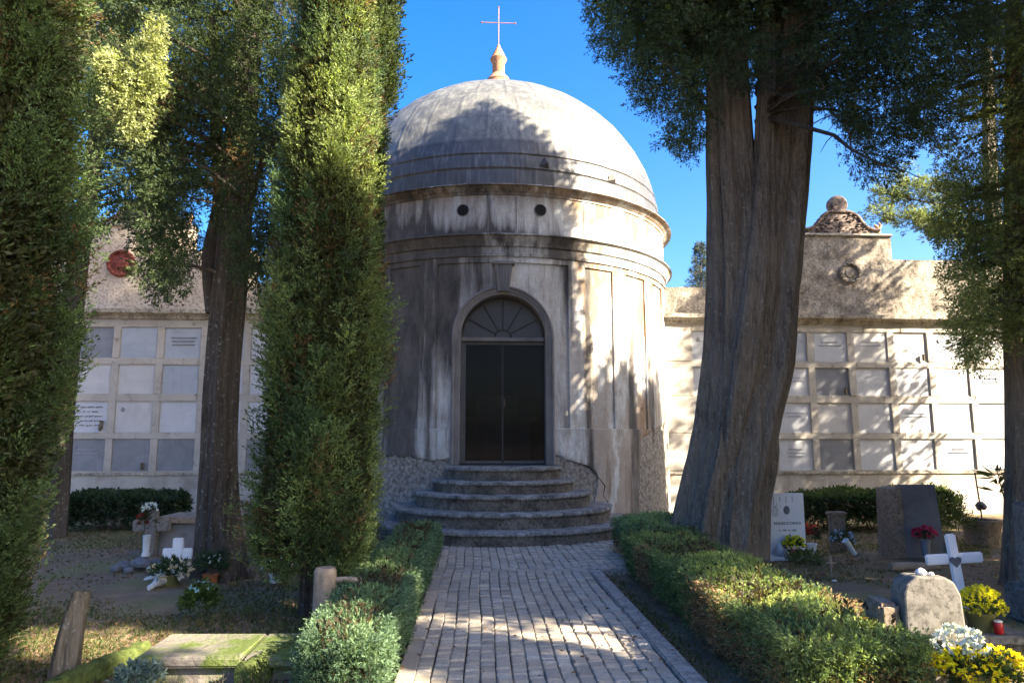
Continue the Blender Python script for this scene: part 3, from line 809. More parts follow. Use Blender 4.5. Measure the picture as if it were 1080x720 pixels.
# ------------------------------------------------------------------ niche walls
YW = 15.2
def zw(px, py): return P(px, py, YW).z
ROWS_R = [(350.5, 381), (388, 417), (425, 456), (463, 495)]
def niche_wall(side):
    if side > 0:
        x0, x1 = CX+3.35, 15.0
        root = empty('niche_wall', (CX+8, YW, 0), 'right hand wall of burial niches with a scrolled gable, right of the chapel', 'niche wall', 'walls of burial niches beside the chapel')
        xg = P(858, 365, YW).x; ref = 880
    else:
        x0, x1 = -15.0, CX-3.35
        root = empty('niche_wall', (CX-8, YW, 0), 'left hand wall of burial niches with a red terracotta disc, left of the chapel', 'niche wall', 'walls of burial niches beside the chapel')
        xg = P(127, 360, YW).x; ref = 145
    inv = Matrix.Translation(-root.location)
    def nb(mb, name, mat, parent=root, smooth=False): return mb.build(name, mat, parent, smooth, inv)
    rows = [(zw(880, a), zw(880, b)) for a, b in ROWS_R]
    z_corn = zw(880, 343); z_ct = zw(880, 333)
    zp = rows[-1][1]-.05
    q = MB(); q.box((x0, YW+.05, -.1), (x1, YW+.5, z_corn+.1)); nb(q, 'wall', MAT['wall'])
    # plinth: grid with gentle unevenness
    q = MB(); q.box((x0, YW-.02, -.1), (x1, YW+.052, zp-.02), .01); nb(q, 'plinth', MAT['wall'])
    q = MB(); q.box((x0, YW-.05, zp-.045), (x1, YW+.04, zp+.012), .012); nb(q, 'sill', MAT['cornice'], smooth=30)
    # slabs
    pitch = .905; slabw = .76
    rnd = random.Random(5+side)
    cols_ = []
    x = xg
    while x > x0+.2: x -= pitch
    x += pitch
    while x+slabw < x1-.1: cols_.append(x); x += pitch
    darkset = {(1, 0), (3, 0)} if side > 0 else set()
    fr = MB()
    zr = [(zp+.01, rows[3][1])]+[(rows[i+1][0], rows[i][1]) for i in (2, 1, 0)]+[(rows[0][0], z_corn+.01)]
    for (a, b) in zr:
        xx = x0
        while xx < x1:
            l = rnd.uniform(.8, 1.6); e = min(xx+l, x1)
            fr.box((xx, YW-.004+rnd.uniform(-.006, .004), a+rnd.uniform(0, .006)), (e, YW+.052, b-rnd.uniform(0, .006)), .007, jit=.003); xx = e
    nb(fr, 'frame_rail', MAT['frame'], smooth=30)
    fv = MB(); xs = [x0]+sum([[cx_, cx_+slabw] for cx_ in cols_], [])+[x1]
    for i in range(0, len(xs), 2):
        for (a, b) in [(r_[1], r_[0]) for r_ in rows]:
            fv.box((xs[i]-.004, YW-.010+rnd.uniform(-.006, .006), a-.012), (xs[i+1]+.004, YW+.052, b+.012), .008, jit=.004)
    nb(fv, 'frame_upright', MAT['frame'], smooth=30)
    for ci, cx_ in enumerate(cols_):
        px_c = proj((cx_+slabw/2, YW, 2.5))[0]
        if px_c < -60 or px_c > 1140: continue
        for ri, (a, b) in enumerate(rows):
            q = MB(); q.box((cx_-.01, YW+.022+rnd.uniform(-.004, .006), b-.01), (cx_+slabw+.01, YW+.055, a+.01), .004)
            k = ci-round((xg-cols_[0])/pitch)
            if side > 0:
                mt = 'slab_c' if (ri, k) in {(1, 0), (3, 0)} else rnd.choice(['slab_a', 'slab_a', 'slab_b', 'slab_d', 'slab_a'])
            else:
                mt = [['slab_c', 'slab_d', 'slab_d', 'slab_d', 'slab_a'], ['slab_b', 'slab_b', 'slab_d', 'slab_a', 'slab_a'], ['slab_a', 'slab_b', 'slab_a', 'slab_a', 'slab_a'], ['slab_c', 'slab_c', 'slab_c', 'slab_c', 'slab_c']][ri][min(max(k+1, 0), 4)]
            o = nb(q, 'niche_slab', MAT[mt])
            if mt == 'slab_c': o['label'] = 'dark grey marble niche slab'
            if side < 0 and ri == 2 and k == -1: scr = (o, cx_, a, b)
            ry = rnd.random()
            if ry < .45 and not (side < 0 and ri == 2):
                q = MB(); zz_ = a-.20
                for li in range(rnd.choice([2, 3])):
                    wl_ = rnd.uniform(.12, .26); xq = cx_+slabw/2-wl_
                    while xq < cx_+slabw/2+wl_:
                        lw_ = rnd.uniform(.008, .02); q.box((xq, YW+.012, zz_-.026), (xq+lw_, YW+.03, zz_)); xq += lw_+.012
                    zz_ -= .075
                nb(q, 'inscription', MAT['slab_d' if mt != 'slab_d' else 'slab_c'], o)
            if ry < .22:
                q = MB(); t_ = MB(); t_.lathe([(.05, -.01), (.05, .012), (.04, .016), (.001, .016)], n=20)
                mm_ = Matrix.Translation((cx_+.15, YW+.020, a-.17)) @ Matrix.Rotation(PI/2, 4, 'X') @ Matrix.Diagonal((.75, 1, 1, 1)); q.add([mm_ @ Vector(v) for v in t_.v], t_.f)
                nb(q, 'oval_portrait', MAT['slab_c'], o)
            if ry > .84:
                q = MB(); q.lathe([(.02, 0), (.03, .03), (.026, .11), (.038, .14), (.001, .12)], (cx_+slabw-.12, YW-.03, b+.02), 12); fh = nb(q, 'flower_holder', MAT['bronze'], o, 40)
    if side < 0:
        o, cx_, a, b = scr
        # handwriting-like black lettering and a small bronze flower holder
        q = MB(); rr_ = random.Random(8)
        for li in range(5):
            z = a-.12-li*.095; xx = cx_+.08
            while xx < cx_+.58:
                wl = rr_.uniform(.05, .15); k = int(wl/.012); pts = []
                for i in range(k+1): pts.append((xx+wl*i/k, YW+.014, z+.014*math.sin(i*2.1+li)+rr_.uniform(-.010, .014)))
                q.tube(pts, .0045, 4); xx += wl+.03
        nb(q, 'handwritten_lettering', MAT['black'], o)
        q = MB(); q.lathe([(.02, 0), (.035, .04), (.03, .14), (.045, .18)], (cx_+.66, YW-.03, b+.05), 12); nb(q, 'flower_holder', MAT['bronze'], o)
    # cornice
    prof = [(YW-.01, z_corn), (YW-.05, z_corn+.03), (YW-.055, z_corn+.07), (YW-.10, z_corn+.11), (YW-.17, z_corn+.13), (YW-.18, z_ct), (YW+.3, z_ct+.03), (YW+.3, z_corn)]
    q = MB(); segs = 60; vs = []
    for i in range(segs+1):
        X = x0+(x1-x0)*i/segs
        vs += [(X, y+.004*math.sin(i*2.3), z+.005*math.sin(i*1.7+y*9)) for y, z in prof]
    k = len(prof); fs = [(i*k+j, i*k+(j+1) % k, (i+1)*k+(j+1) % k, (i+1)*k+j) for i in range(segs) for j in range(k)]
    q.add(vs, fs+[tuple(range(k)), tuple(segs*k+j for j in range(k))]); nb(q, 'cornice', MAT['cornice'], smooth=30)
    # parapet outline (x,z) with crumbled top
    def crumb(a, b, z0, z1, n=14, j=.012): return [(a+(b-a)*i/n, z0+(z1-z0)*i/n+rnd.uniform(-j, j)) for i in range(n+1)]
    YP = YW+.06
    if side > 0:
        gx0, gx1 = P(836, 260, YP).x, P(940, 260, YP).x; gz = P(890, 249, YP).z
        zlo = P(728, 303, YP).z; zhi = P(960, 274, YP).z
        out = [(x0, z_ct+.0)]+crumb(x0, gx0, zlo, zlo)+crumb(gx0, gx1, gz, gz)+crumb(gx1, x1, zhi, zhi)+[(x1, z_ct)]
        gc = P(889, 260, YP).x
    else:
        gc = 2*CX-P(889, 260, YP).x+.02
        gx0, gx1 = gc-1.06, gc+1.06; gz = P(890, 249, YP).z
        zhi = P(200, 264, YP).z; zlo = P(728, 303, YP).z
        xr = P(268, 290, YP).x
        out = [(x0, z_ct)]+crumb(x0, gx0, zhi-.1, zhi-.1)+crumb(gx0, gx1, gz, gz)+crumb(gx1, xr, zhi, zhi)+crumb(xr, x1, zlo, zlo)+[(x1, z_ct)]
    q = MB(); q.prism(out, YP, YP+.32); nb(q, 'parapet', MAT['parapet'] if side > 0 else MAT['parapet_pale'])
    # capping slab of the gable
    q = MB(); q.box((gx0-.03, YP-.05, gz-.005), (gx1+.03, YP+.36, gz+.055), .012, jit=.004); nb(q, 'gable_cap', MAT['cornice'])
    # scrolled terracotta pediment
    s_ = YP/F; zb = gz+.05
    half = [(0, .56), (.20, .54), (.32, .50), (.43, .42), (.50, .30), (.58, .20), (.72, .13), (.90, .10), (.90, 0)]
    poly = [(gc-x, zb+z) for x, z in reversed(half[1:])]+[(gc+x, zb+z) for x, z in half[1:]]
    q = MB(); q.prism(poly, YP+.04, YP+.26)
    edge = [(gc-x, zb+z) for x, z in reversed(half[1:-1])]+[(gc+x, zb+z) for x, z in half[1:-1]]
    q.tube([(x, YP+.03, z) for x, z in edge], .035, 8)
    for k in range(70):
        x = rnd.uniform(-.6, .6); z = rnd.uniform(.06, .46-.5*max(0, abs(x)-.25)); r_ = rnd.uniform(.02, .05)
        q.lathe([(0.001, -r_*.6), (r_*.8, -r_*.3), (r_, 0), (r_*.7, r_*.4), (.001, r_*.6)], (gc+x, YP+.035, zb+z), 7)
    ped = nb(q, 'pediment', MAT['terracotta_grey'], smooth=40)
    q = MB(); t = MB(); t.lathe([(.001, .14), (.17, .13), (.215, .08), (.225, 0), (.215, -.08), (.17, -.10), (.001, -.07)], n=28)
    mm = Matrix.Translation((gc, YP+.15, zb+.72)) @ Matrix.Rotation(PI/2, 4, 'X'); q.add([mm @ Vector(v) for v in t.v], t.f)
    nb(q, 'disc', MAT['terracotta_grey'], ped, 40)
    q = MB()
    gx = gc+.93
    q.tube([(gx, YP+.15, zb), (gx+.02, YP+.15, zb+.13), (gx-.03, YP+.14, zb+.22), (gx-.09, YP+.14, zb+.27)], [.05, .045, .04, .015], 8)
    q.tube([(gx+.01, YP+.15, zb+.15), (gx+.06, YP+.14, zb+.25), (gx+.03, YP+.14, zb+.32)], [.04, .04, .012], 8)
    nb(q, 'acroterion', MAT['terracotta'], smooth=50)
    # medallion
    mc = P(896, 288, YP) if side > 0 else P(128, 278, YP)
    rr = .24 if side > 0 else .30
    q = MB(); t = MB(); t.lathe([(rr, -.02), (rr, .03), (rr*.95, .05), (rr*.80, .05), (rr*.74, .02), (rr*.5, .02), (rr*.42, .04), (rr*.2, .04), (.001, .05)], n=36)
    mm = Matrix.Translation((mc.x, YP, mc.z)) @ Matrix.Rotation(PI/2, 4, 'X'); q.add([mm @ Vector(v) for v in t.v], t.f)
    for k in range(14):
        a = 2*PI*k/14; q.lathe([(.001, -.03), (.035, 0), (.001, .03)], (mc.x+rr*.87*math.cos(a), YP-.05, mc.z+rr*.87*math.sin(a)), 8)
    nb(q, 'medallion', MAT['parapet'] if side > 0 else MAT['terracotta_red'], smooth=40)
    return root
niche_wall(1); niche_wall(-1)

# ------------------------------------------------------------------ trees
def tree_root(name, loc, label, cat='tree', group='cypress trees'):
    return empty(name, (loc[0], loc[1], 0), label, cat, group)
G_CY = (.085, .115, .036); G_DK = (.05, .075, .034); G_YE = (.17, .19, .045); G_BL = (.075, .105, .070)

def column_crown(root, X, Y, z0, z1, rf, nl, seed, colfn, Ll=(.45, .8), Rl=(.09, .16), nsp=34, nleaf=9, ll=.04, lw=.015, spl=.10, name='crown', inner=True, side=None, lean=(0, 0)):
    f = Fol(seed); r = f.r
    t = r.random(nl); z = z0+(z1-z0)*t
    th = r.random(nl)*2*PI
    if side is not None:
        th = side[0]+(r.random(nl)-.5)*2*side[1]
    rad = np.array([rf(v) for v in z])*(1+.15*np.sin(3*th+z*1.7+seed)+.13*np.sin(5*th-z*2.6)+.07*np.sin(9*th+z*5))
    q = r.uniform(.66, 1.06, nl)
    C = np.stack([rad*q*np.cos(th)+lean[0]*z, rad*q*np.sin(th)+lean[1]*z, z], 1)
    A = np.stack([np.cos(th)*.28, np.sin(th)*.28, np.ones(nl)], 1)+r.normal(size=(nl, 3))*.16
    L = r.uniform(*Ll, nl); Rr = r.uniform(*Rl, nl)
    col = colfn(C, r)
    f.lobes(C, A, L, Rr, nsp, spl, nleaf, ll, lw, col, spread=.5)
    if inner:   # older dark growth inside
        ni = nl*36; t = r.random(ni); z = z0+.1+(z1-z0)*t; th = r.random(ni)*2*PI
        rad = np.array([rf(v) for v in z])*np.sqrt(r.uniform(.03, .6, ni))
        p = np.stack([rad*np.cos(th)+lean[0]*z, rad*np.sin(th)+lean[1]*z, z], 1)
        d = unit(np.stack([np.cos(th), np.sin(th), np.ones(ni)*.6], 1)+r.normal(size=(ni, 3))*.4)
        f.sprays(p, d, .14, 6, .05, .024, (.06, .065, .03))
    return f.build(name, root)

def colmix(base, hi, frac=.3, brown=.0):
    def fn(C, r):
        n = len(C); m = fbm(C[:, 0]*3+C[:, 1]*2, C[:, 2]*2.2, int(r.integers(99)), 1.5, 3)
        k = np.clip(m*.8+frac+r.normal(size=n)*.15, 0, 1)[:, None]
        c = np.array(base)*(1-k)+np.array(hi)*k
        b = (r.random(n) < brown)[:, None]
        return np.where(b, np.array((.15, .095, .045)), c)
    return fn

def trunk_obj(root, pts, rads, seed, mat='bark', name='trunk', **kw):
    mb = MB(); base = Vector(root.location)
    stem_mesh(mb, [Vector(p)-base for p in pts], rads, seed, **kw)
    return mb.build(name, MAT[mat], root, smooth=60)

# nearest cypress, far left, half out of the frame
p = G(10, 735); x, y = p.x-.05, p.y
XA, YA = -3.38, 4.75
t = tree_root('cypress_tree', (XA, YA), 'nearest cypress at the left edge, dense green column hiding its stem')
column_crown(t, XA, YA, .15, 6.6, lambda z: .44+.13*min(1, z/1.6)-.02*max(0, z-3), 950, 21, colmix((.042, .072, .03), (.095, .14, .045), .45, .06), nsp=44, nleaf=11, ll=.026, lw=.009, Ll=(.3, .6), Rl=(.05, .11))
trunk_obj(t, [(XA+.0, YA, -.1), (XA+.02, YA, 2), (XA, YA, 5)], [.13, .1, .05], 3, dz=.2, n=24)

# bare dead trunk at its right foot
p = G(66, 714)
t = empty('dead_trunk', (p.x, p.y, 0), 'short bare dead trunk leaning beside the nearest left cypress', 'tree trunk')
mb = MB(); zt = P(74, 620, p.y+.1).z
stem_mesh(mb, [(0, 0, -.1), (.03, 0, .25), (.07, .02, zt), ], [.085, .07, .045], 5, flutes=4, amp=.10, n=32, dz=.04, flare=.6)
mb.build('trunk', MAT['bark'], t, smooth=60)

# sunlit cypress left of the path
pb = G(322, 650); XB, YB = G(329, 645).x, G(332, 645).y
t = tree_root('cypress_tree', (XB, YB), 'tall columnar cypress between the path and the left lawn, sunlit on its upper face')
def rB(z):
    if z < .5: return .24+.42*z
    if z < 1.2: return .45+.04*(z-.5)/.7
    return (.49-.045*(z-1.2))*(1+.07*math.sin(z*3.1))
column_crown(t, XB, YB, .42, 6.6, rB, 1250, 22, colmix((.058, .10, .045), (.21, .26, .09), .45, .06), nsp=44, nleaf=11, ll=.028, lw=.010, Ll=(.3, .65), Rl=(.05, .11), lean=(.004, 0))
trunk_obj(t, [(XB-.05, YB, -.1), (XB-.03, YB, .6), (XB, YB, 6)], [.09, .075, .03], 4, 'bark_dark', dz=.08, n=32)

# darker cypress behind it
Yc = 9.3; pc = P(385, 300, Yc); XC = pc.x
t = tree_root('cypress_tree', (XC, Yc), 'dark shaded cypress rising behind the sunlit one, nearest to the dome')
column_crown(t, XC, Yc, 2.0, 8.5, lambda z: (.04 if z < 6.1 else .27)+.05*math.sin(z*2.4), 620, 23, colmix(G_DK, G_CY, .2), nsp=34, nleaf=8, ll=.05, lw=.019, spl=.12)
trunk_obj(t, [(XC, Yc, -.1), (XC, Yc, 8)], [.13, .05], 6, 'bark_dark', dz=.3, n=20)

def mass(root, poly, Yc, Yd, n, seed, colfn, Lr=(.35, .7), Rr=(.10, .2), nsp=26, nleaf=8, ll=.05, lw=.018, droop=-.5, zmax=12, hole=.35, centre=None, name='crown', spl=.13, extra=None, hs=2.0, shift=0):
    """foliage plumes filling a region of the crown; poly is the crown's outline seen from the path, given real depth"""
    f = Fol(seed); r = f.r
    poly = np.array(poly, dtype=float)
    C = []
    x0, y0 = poly.min(0); x1, y1 = poly.max(0)
    tries = 0
    while len(C) < n and tries < n*60:
        tries += 1
        px, py = r.uniform(x0, x1), r.uniform(y0, y1)
        ins = False; j = len(poly)-1
        for i in range(len(poly)):
            if (poly[i, 1] > py) != (poly[j, 1] > py) and px < (poly[j, 0]-poly[i, 0])*(py-poly[i, 1])/(poly[j, 1]-poly[i, 1])+poly[i, 0]: ins = not ins
            j = i
        if not ins: continue
        Y = Yc+r.uniform(-Yd, Yd)-shift*min(1, max(0, (px-820)/180))
        p = P(px, py, Y)
        h = fbm(np.array([p.x*hs]), np.array([p.z*hs]), seed+7, 1.6, 3)[0]
        if h < -hole and r.random() < .93: continue
        C.append(tuple(p))
    C = np.array(C)
    base = np.array(root.location)
    cc = np.array(centre) if centre is not None else C.mean(0)
    A = unit((C-cc)*np.array([1, 1, .3]))*.6+np.array([0, 0, droop])+r.normal(size=C.shape)*.3
    f.lobes(C-base, A, r.uniform(*Lr, len(C)), r.uniform(*Rr, len(C)), nsp, spl, nleaf, ll, lw, colfn(C, r), spread=.8)
    if extra is not None: extra(f, base)
    return f.build(name, root), C

def limbs(root, origin_fn, C, seed, n=40, r0=.05, mat='bark_dark', name='limb', sag=.2, maxn=90):
    r = random.Random(seed); base = Vector(root.location)
    idx = r.sample(range(len(C)), min(n, len(C))); mb = MB()
    for i in idx:
        e = Vector(C[i]); o = Vector(origin_fn(e, r)); k = 6; L_ = (e-o).length
        pts = []
        for j in range(k+1):
            t = j/k; q = o.lerp(e, t)+Vector((r.uniform(-.05, .05), r.uniform(-.05, .05), sag*math.sin(t*PI)+r.uniform(-.04, .04)))*(L_*.35)*(1 if 0 < j < k else 0)
            pts.append(q-base)
        rr = r0*min(1, L_/2)
        mb.tube(pts, [rr*(1-.85*j/k)+.004 for j in range(k+1)], 6)
        for m_ in range(5):
            a = pts[r.randint(2, k)]; d = Vector((r.uniform(-1, 1), r.uniform(-1, 1), r.uniform(-.7, .7)))*.35
            mb.tube([a, a+d*.5+Vector((0, 0, .03)), a+d], [.009, .006, .003], 4)
    return mb.build(name, MAT[mat], root, smooth=60)

# dark-stemmed tree on the left lawn
pd = G(232, 606); XD, YD = pd.x, pd.y
t = tree_root('cypress_tree', (XD, YD), 'dark trunked cypress on the left lawn with open drooping branches above the niches')
def stem_px(lst, Y): return [P(px, py, Y) for px, py, _ in lst], [w_*Y/F/2 for _, _, w_ in lst]
pts, rad = stem_px([(232, 620, 56), (232, 585, 44), (231, 540, 37), (232, 480, 32), (235, 400, 31), (241, 320, 31), (248, 240, 31), (254, 150, 28), (260, 40, 24), (266, -80, 20)], YD)
pts[0].z = -.15
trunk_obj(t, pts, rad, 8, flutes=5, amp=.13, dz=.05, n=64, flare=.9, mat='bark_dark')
pts2, rad2 = stem_px([(226, 330, 16), (222, 270, 16), (232, 210, 14), (228, 130, 12), (224, 20, 9)], YD+.2)
trunk_obj(t, pts2, rad2, 9, name='limb', dz=.1, n=20, amp=.05, mat='bark_dark')
polyD = [(100, -120), (330, -120), (330, 90), (296, 260), (285, 310), (262, 300), (245, 250), (232, 215), (220, 195), (205, 215), (206, 260), (190, 310), (165, 300), (150, 270), (150, 215), (120, 170), (105, 90)]
cD, C = mass(t, polyD, YD, 1.3, 1150, 31, colmix(G_DK, G_CY, .1, .04), hole=.30, centre=(XD, YD, 6), nsp=28, nleaf=12, ll=.038, lw=.012, spl=.11)
limbs(t, lambda e, r: (XD+.12, YD, max(3.2, min(7.5, e.z-.2))), C, 3, 60)
# sprig hanging in front, its sunlight put into paler leaf colours
polyS = [(104, 58), (128, 60), (146, 50), (156, 20), (166, 22), (168, 60), (168, 92), (155, 105), (148, 138), (132, 140), (128, 118), (112, 92)]
mass(t, polyS, YD-1.9, .12, 85, 32, colmix((.19, .225, .095), (.27, .295, .14), .5), Lr=(.14, .26), Rr=(.05, .08), nsp=22, nleaf=8, ll=.035, lw=.014, hole=9, name='sprig', spl=.07)

# tree behind on the far left
YE_ = 12.2; XE = P(62, 500, YE_).x
t = tree_root('cypress_tree', (XE, YE_), 'dark spreading tree in front of the left niche wall, mostly behind the nearest cypress')
trunk_obj(t, [(XE, YE_, -.1), (XE, YE_, 4), (XE+.3, YE_, 9)], [.2, .16, .08], 11, dz=.2, n=30, mat='bark_dark')
polyE = [(30, -120), (215, -120), (225, 120), (214, 190), (190, 170), (170, 215), (160, 240), (140, 235), (120, 225), (105, 250), (60, 260), (30, 200)]
cE, C = mass(t, polyE, YE_-.4, 1.2, 420, 33, colmix(G_DK, (.05, .075, .04), .2), hole=.25, centre=(XE, YE_, 7), nsp=24, nleaf=7, ll=.065, lw=.026, Lr=(.5, .9), Rr=(.14, .26), spl=.16)
limbs(t, lambda e, r: (XE+.1, YE_, max(3.2, min(8, e.z-.2))), C, 4, 40)

# the great twin-stemmed tree on the right
pf = G(765, 592); XF, YF_ = pf.x, pf.y
t = tree_root('cypress_tree', (XF, YF_), 'massive old cypress with a fluted twin stemmed trunk right of the path')
mb = MB(); base = Vector(t.location)
def add_stem(lst, Y, seed, fl, am, flare=0):
    pts, rad = stem_px(lst, Y); 
    if lst[0][1] > 590: pts[0].z = -.15
    stem_mesh(mb, [q-base for q in pts], rad, seed, flutes=fl, amp=am, n=110, dz=.04, flare=flare)
add_stem([(752, 612, 92), (757, 570, 86), (764, 520, 78), (774, 470, 76), (776, 400, 62), (777, 320, 56), (775, 240, 54), (770, 160, 50), (766, 60, 46), (764, -80, 40), (764, -300, 28)], YF_, 12, 6, .11, .25)
add_stem([(768, 610, 48), (773, 560, 50), (784, 500, 54), (795, 440, 56), (806, 380, 62), (813, 300, 60), (820, 220, 58), (828, 140, 52), (832, 40, 46), (838, -90, 38), (842, -300, 26)], YF_-.05, 13, 5, .12, .2)
add_stem([(768, 500, 4), (770, 470, 30), (786, 380, 46), (797, 300, 44), (803, 220, 30), (806, 160, 22), (808, 60, 18), (806, -90, 12)], YF_-.28, 14, 3, .12)
add_stem([(790, 470, 3), (802, 430, 20), (818, 360, 28), (834, 300, 20), (840, 230, 18), (846, 150, 18), (856, 60, 16), (870, -60, 12)], YF_-.15, 15, 3, .10)
mb.build('trunk', MAT['bark'], t, smooth=60)
polyF = [(604, -140), (1040, -140), (1040, 60), (1005, 95), (985, 150), (965, 135), (945, 165), (928, 190), (908, 180), (890, 150), (886, 122), (870, 96), (852, 104), (846, 84), (830, 70), (800, 88), (750, 80), (748, 150), (732, 158), (712, 156), (700, 128), (682, 100), (664, 92), (650, 62), (636, 55), (626, 24)]
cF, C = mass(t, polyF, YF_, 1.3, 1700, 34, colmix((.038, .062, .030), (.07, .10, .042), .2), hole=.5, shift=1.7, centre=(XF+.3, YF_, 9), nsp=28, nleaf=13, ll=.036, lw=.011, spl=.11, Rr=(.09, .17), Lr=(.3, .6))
limbs(t, lambda e, r: (XF+(.1 if e.x < XF+.3 else .7), YF_, max(5.9, min(8.5, e.z-.3))), C, 5, 70, r0=.045)
# upper crown, above the frame (it throws the shade on the dome)
f = Fol(35); r_ = f.r; n = 420
u = unit(r_.normal(size=(n, 3))); q = r_.uniform(.55, 1, (n, 1))
CC = u*q*np.array([1.5, 1.5, 1.9])+np.array([0, -.2, 8.9])
f.lobes(CC, u*.6+np.array([0, 0, .5]), r_.uniform(.6, 1.1, n), r_.uniform(.2, .35, n), 26, .2, 7, .10, .045, colmix(G_DK, G_CY, .3)(CC, r_))
f.build('upper_crown', t)

# right-hand cypress cut by the frame
pg = G(1072, 622); XG, YG = pg.x+.10, pg.y+.3
t = tree_root('cypress_tree', (XG, YG), 'cypress at the right edge with a bare lower stem and yellow green crown')
pts, rad = stem_px([(1082, 640, 40), (1080, 560, 32), (1078, 480, 28), (1075, 400, 26), (1072, 330, 24), (1070, 200, 20), (1070, 0, 14)], YG)
pts[0].z = -.15
trunk_obj(t, pts, rad, 16, dz=.05, n=48, amp=.08, flare=.5)
polyG = [(x_+(12 if x_ < 1090 else 0), y_) for x_, y_ in [(1008, -120), (1240, -120), (1240, 330), (1150, 380), (1085, 330), (1062, 372), (1040, 350), (1030, 385), (1010, 378), (1000, 340), (985, 330), (990, 270), (978, 215), (992, 150), (1000, 80), (1020, 40)]]
cG, C = mass(t, polyG, YG, .8, 1500, 36, colmix((.09, .13, .05), (.19, .23, .08), .5, .03), droop=-.25, hole=.55, centre=(XG+.1, YG, 4), nsp=28, nleaf=11, ll=.034, lw=.011, spl=.11, Rr=(.09, .17), Lr=(.3, .6), hs=1.6)
limbs(t, lambda e, r: (XG, YG, max(2.6, min(7, e.z-.1))), C, 6, 40, r0=.03)
# pine behind the wall
YH = 19; XH = P(1055, 300, YH).x
t = tree_root('pine_tree', (XH, YH), 'pale green pine whose feathery branch shows behind the right gable', 'tree', None)
trunk_obj(t, [(XH, YH, -.1), (XH, YH, 8), (XH+.3, YH, 13)], [.25, .2, .1], 17, dz=.3, n=24)
f = Fol(37); base = np.array(t.location); r_ = f.r
mbp = MB(); CC = []; AA = []
for (ex, ey, w_) in ((912, 222, 1), (925, 203, 1), (940, 190, 1), (955, 228, 1), (985, 240, 1), (1120, 190, 1), (1140, 230, 1)):
    e = np.array(P(ex, ey, YH-.6)); o = np.array((XH, YH, e[2]-.3)); L_ = np.linalg.norm(e-o)
    mbp.tube([Vector(o-base), Vector((o+e)/2-base)+Vector((0, 0, -.05)), Vector(e-base)], [.06, .03, .008], 6)
    for k in range(46):
        s = .35+.65*r_.random(); c0 = o+(e-o)*s+r_.normal(size=3)*np.array([.16, .3, .09])
        CC.append(c0-base); AA.append((e-o)/L_*.8+r_.normal(size=3)*np.array([.5, .5, .25]))
mbp.build('limb', MAT['bark_dark'], t)
CC = np.array(CC); AA = np.array(AA); n = len(CC)
f.lobes(CC, AA, np.full(n, .38), np.full(n, .08), 16, .12, 7, .10, .018, np.tile((.13, .16, .075), (n, 1)), spread=.5)
f.build('needles', t)
# small conifer far behind the wall
YI = 30; pi_ = P(738, 256, YI)
t = tree_root('conifer', (pi_.x, YI), 'thin bluish conifer top poking above the wall between dome and big trunk', 'tree', None)
mb = MB(); mb.tube([(0, 0, 0), (0, 0, pi_.z)], [.14, .015], 8); mb.build('trunk', MAT['bark_dark'], t)
f = Fol(38); r_ = f.r; n = 260; z = pi_.z-5*r_.random(n)**.8; th = r_.random(n)*2*PI
L_ = .1+.24*(pi_.z-z)
A_ = np.stack([np.cos(th), np.sin(th), np.full(n, .25)], 1)
mbt = MB()
for i in range(n):
    a = Vector((0, 0, z[i])); mbt.tube([a, a+Vector(A_[i])*L_[i]], [.012, .004], 4)
mbt.build('branch', MAT['twig'], t)
f.lobes(np.stack([0*z, 0*z, z], 1)+A_*L_[:, None]*.6, A_, L_, np.full(n, .06), 16, .12, 5, .10, .022, np.tile((.045, .06, .06), (n, 1)))
f.build('needles', t)
# distant dark trees seen through the gaps on the left above the wall
for k, (px, Y, hh, lb) in enumerate(((40, 22, 8.5, 'far dark evergreen behind the left niche wall, at the frame edge'),)):
    p = P(px, 300, Y); t = tree_root('evergreen_tree', (p.x, Y), lb, 'tree', None)
    trunk_obj(t, [(p.x, Y, -.1), (p.x, Y, hh)], [.2, .06], 40+k, dz=.5, n=12)
    column_crown(t, p.x, Y, 2, hh, lambda z: 1.1, 200, 41+k, colmix(G_DK, G_CY, .1), Ll=(.8, 1.3), Rl=(.2, .35), nsp=20, nleaf=6, ll=.13, lw=.06, spl=.2)

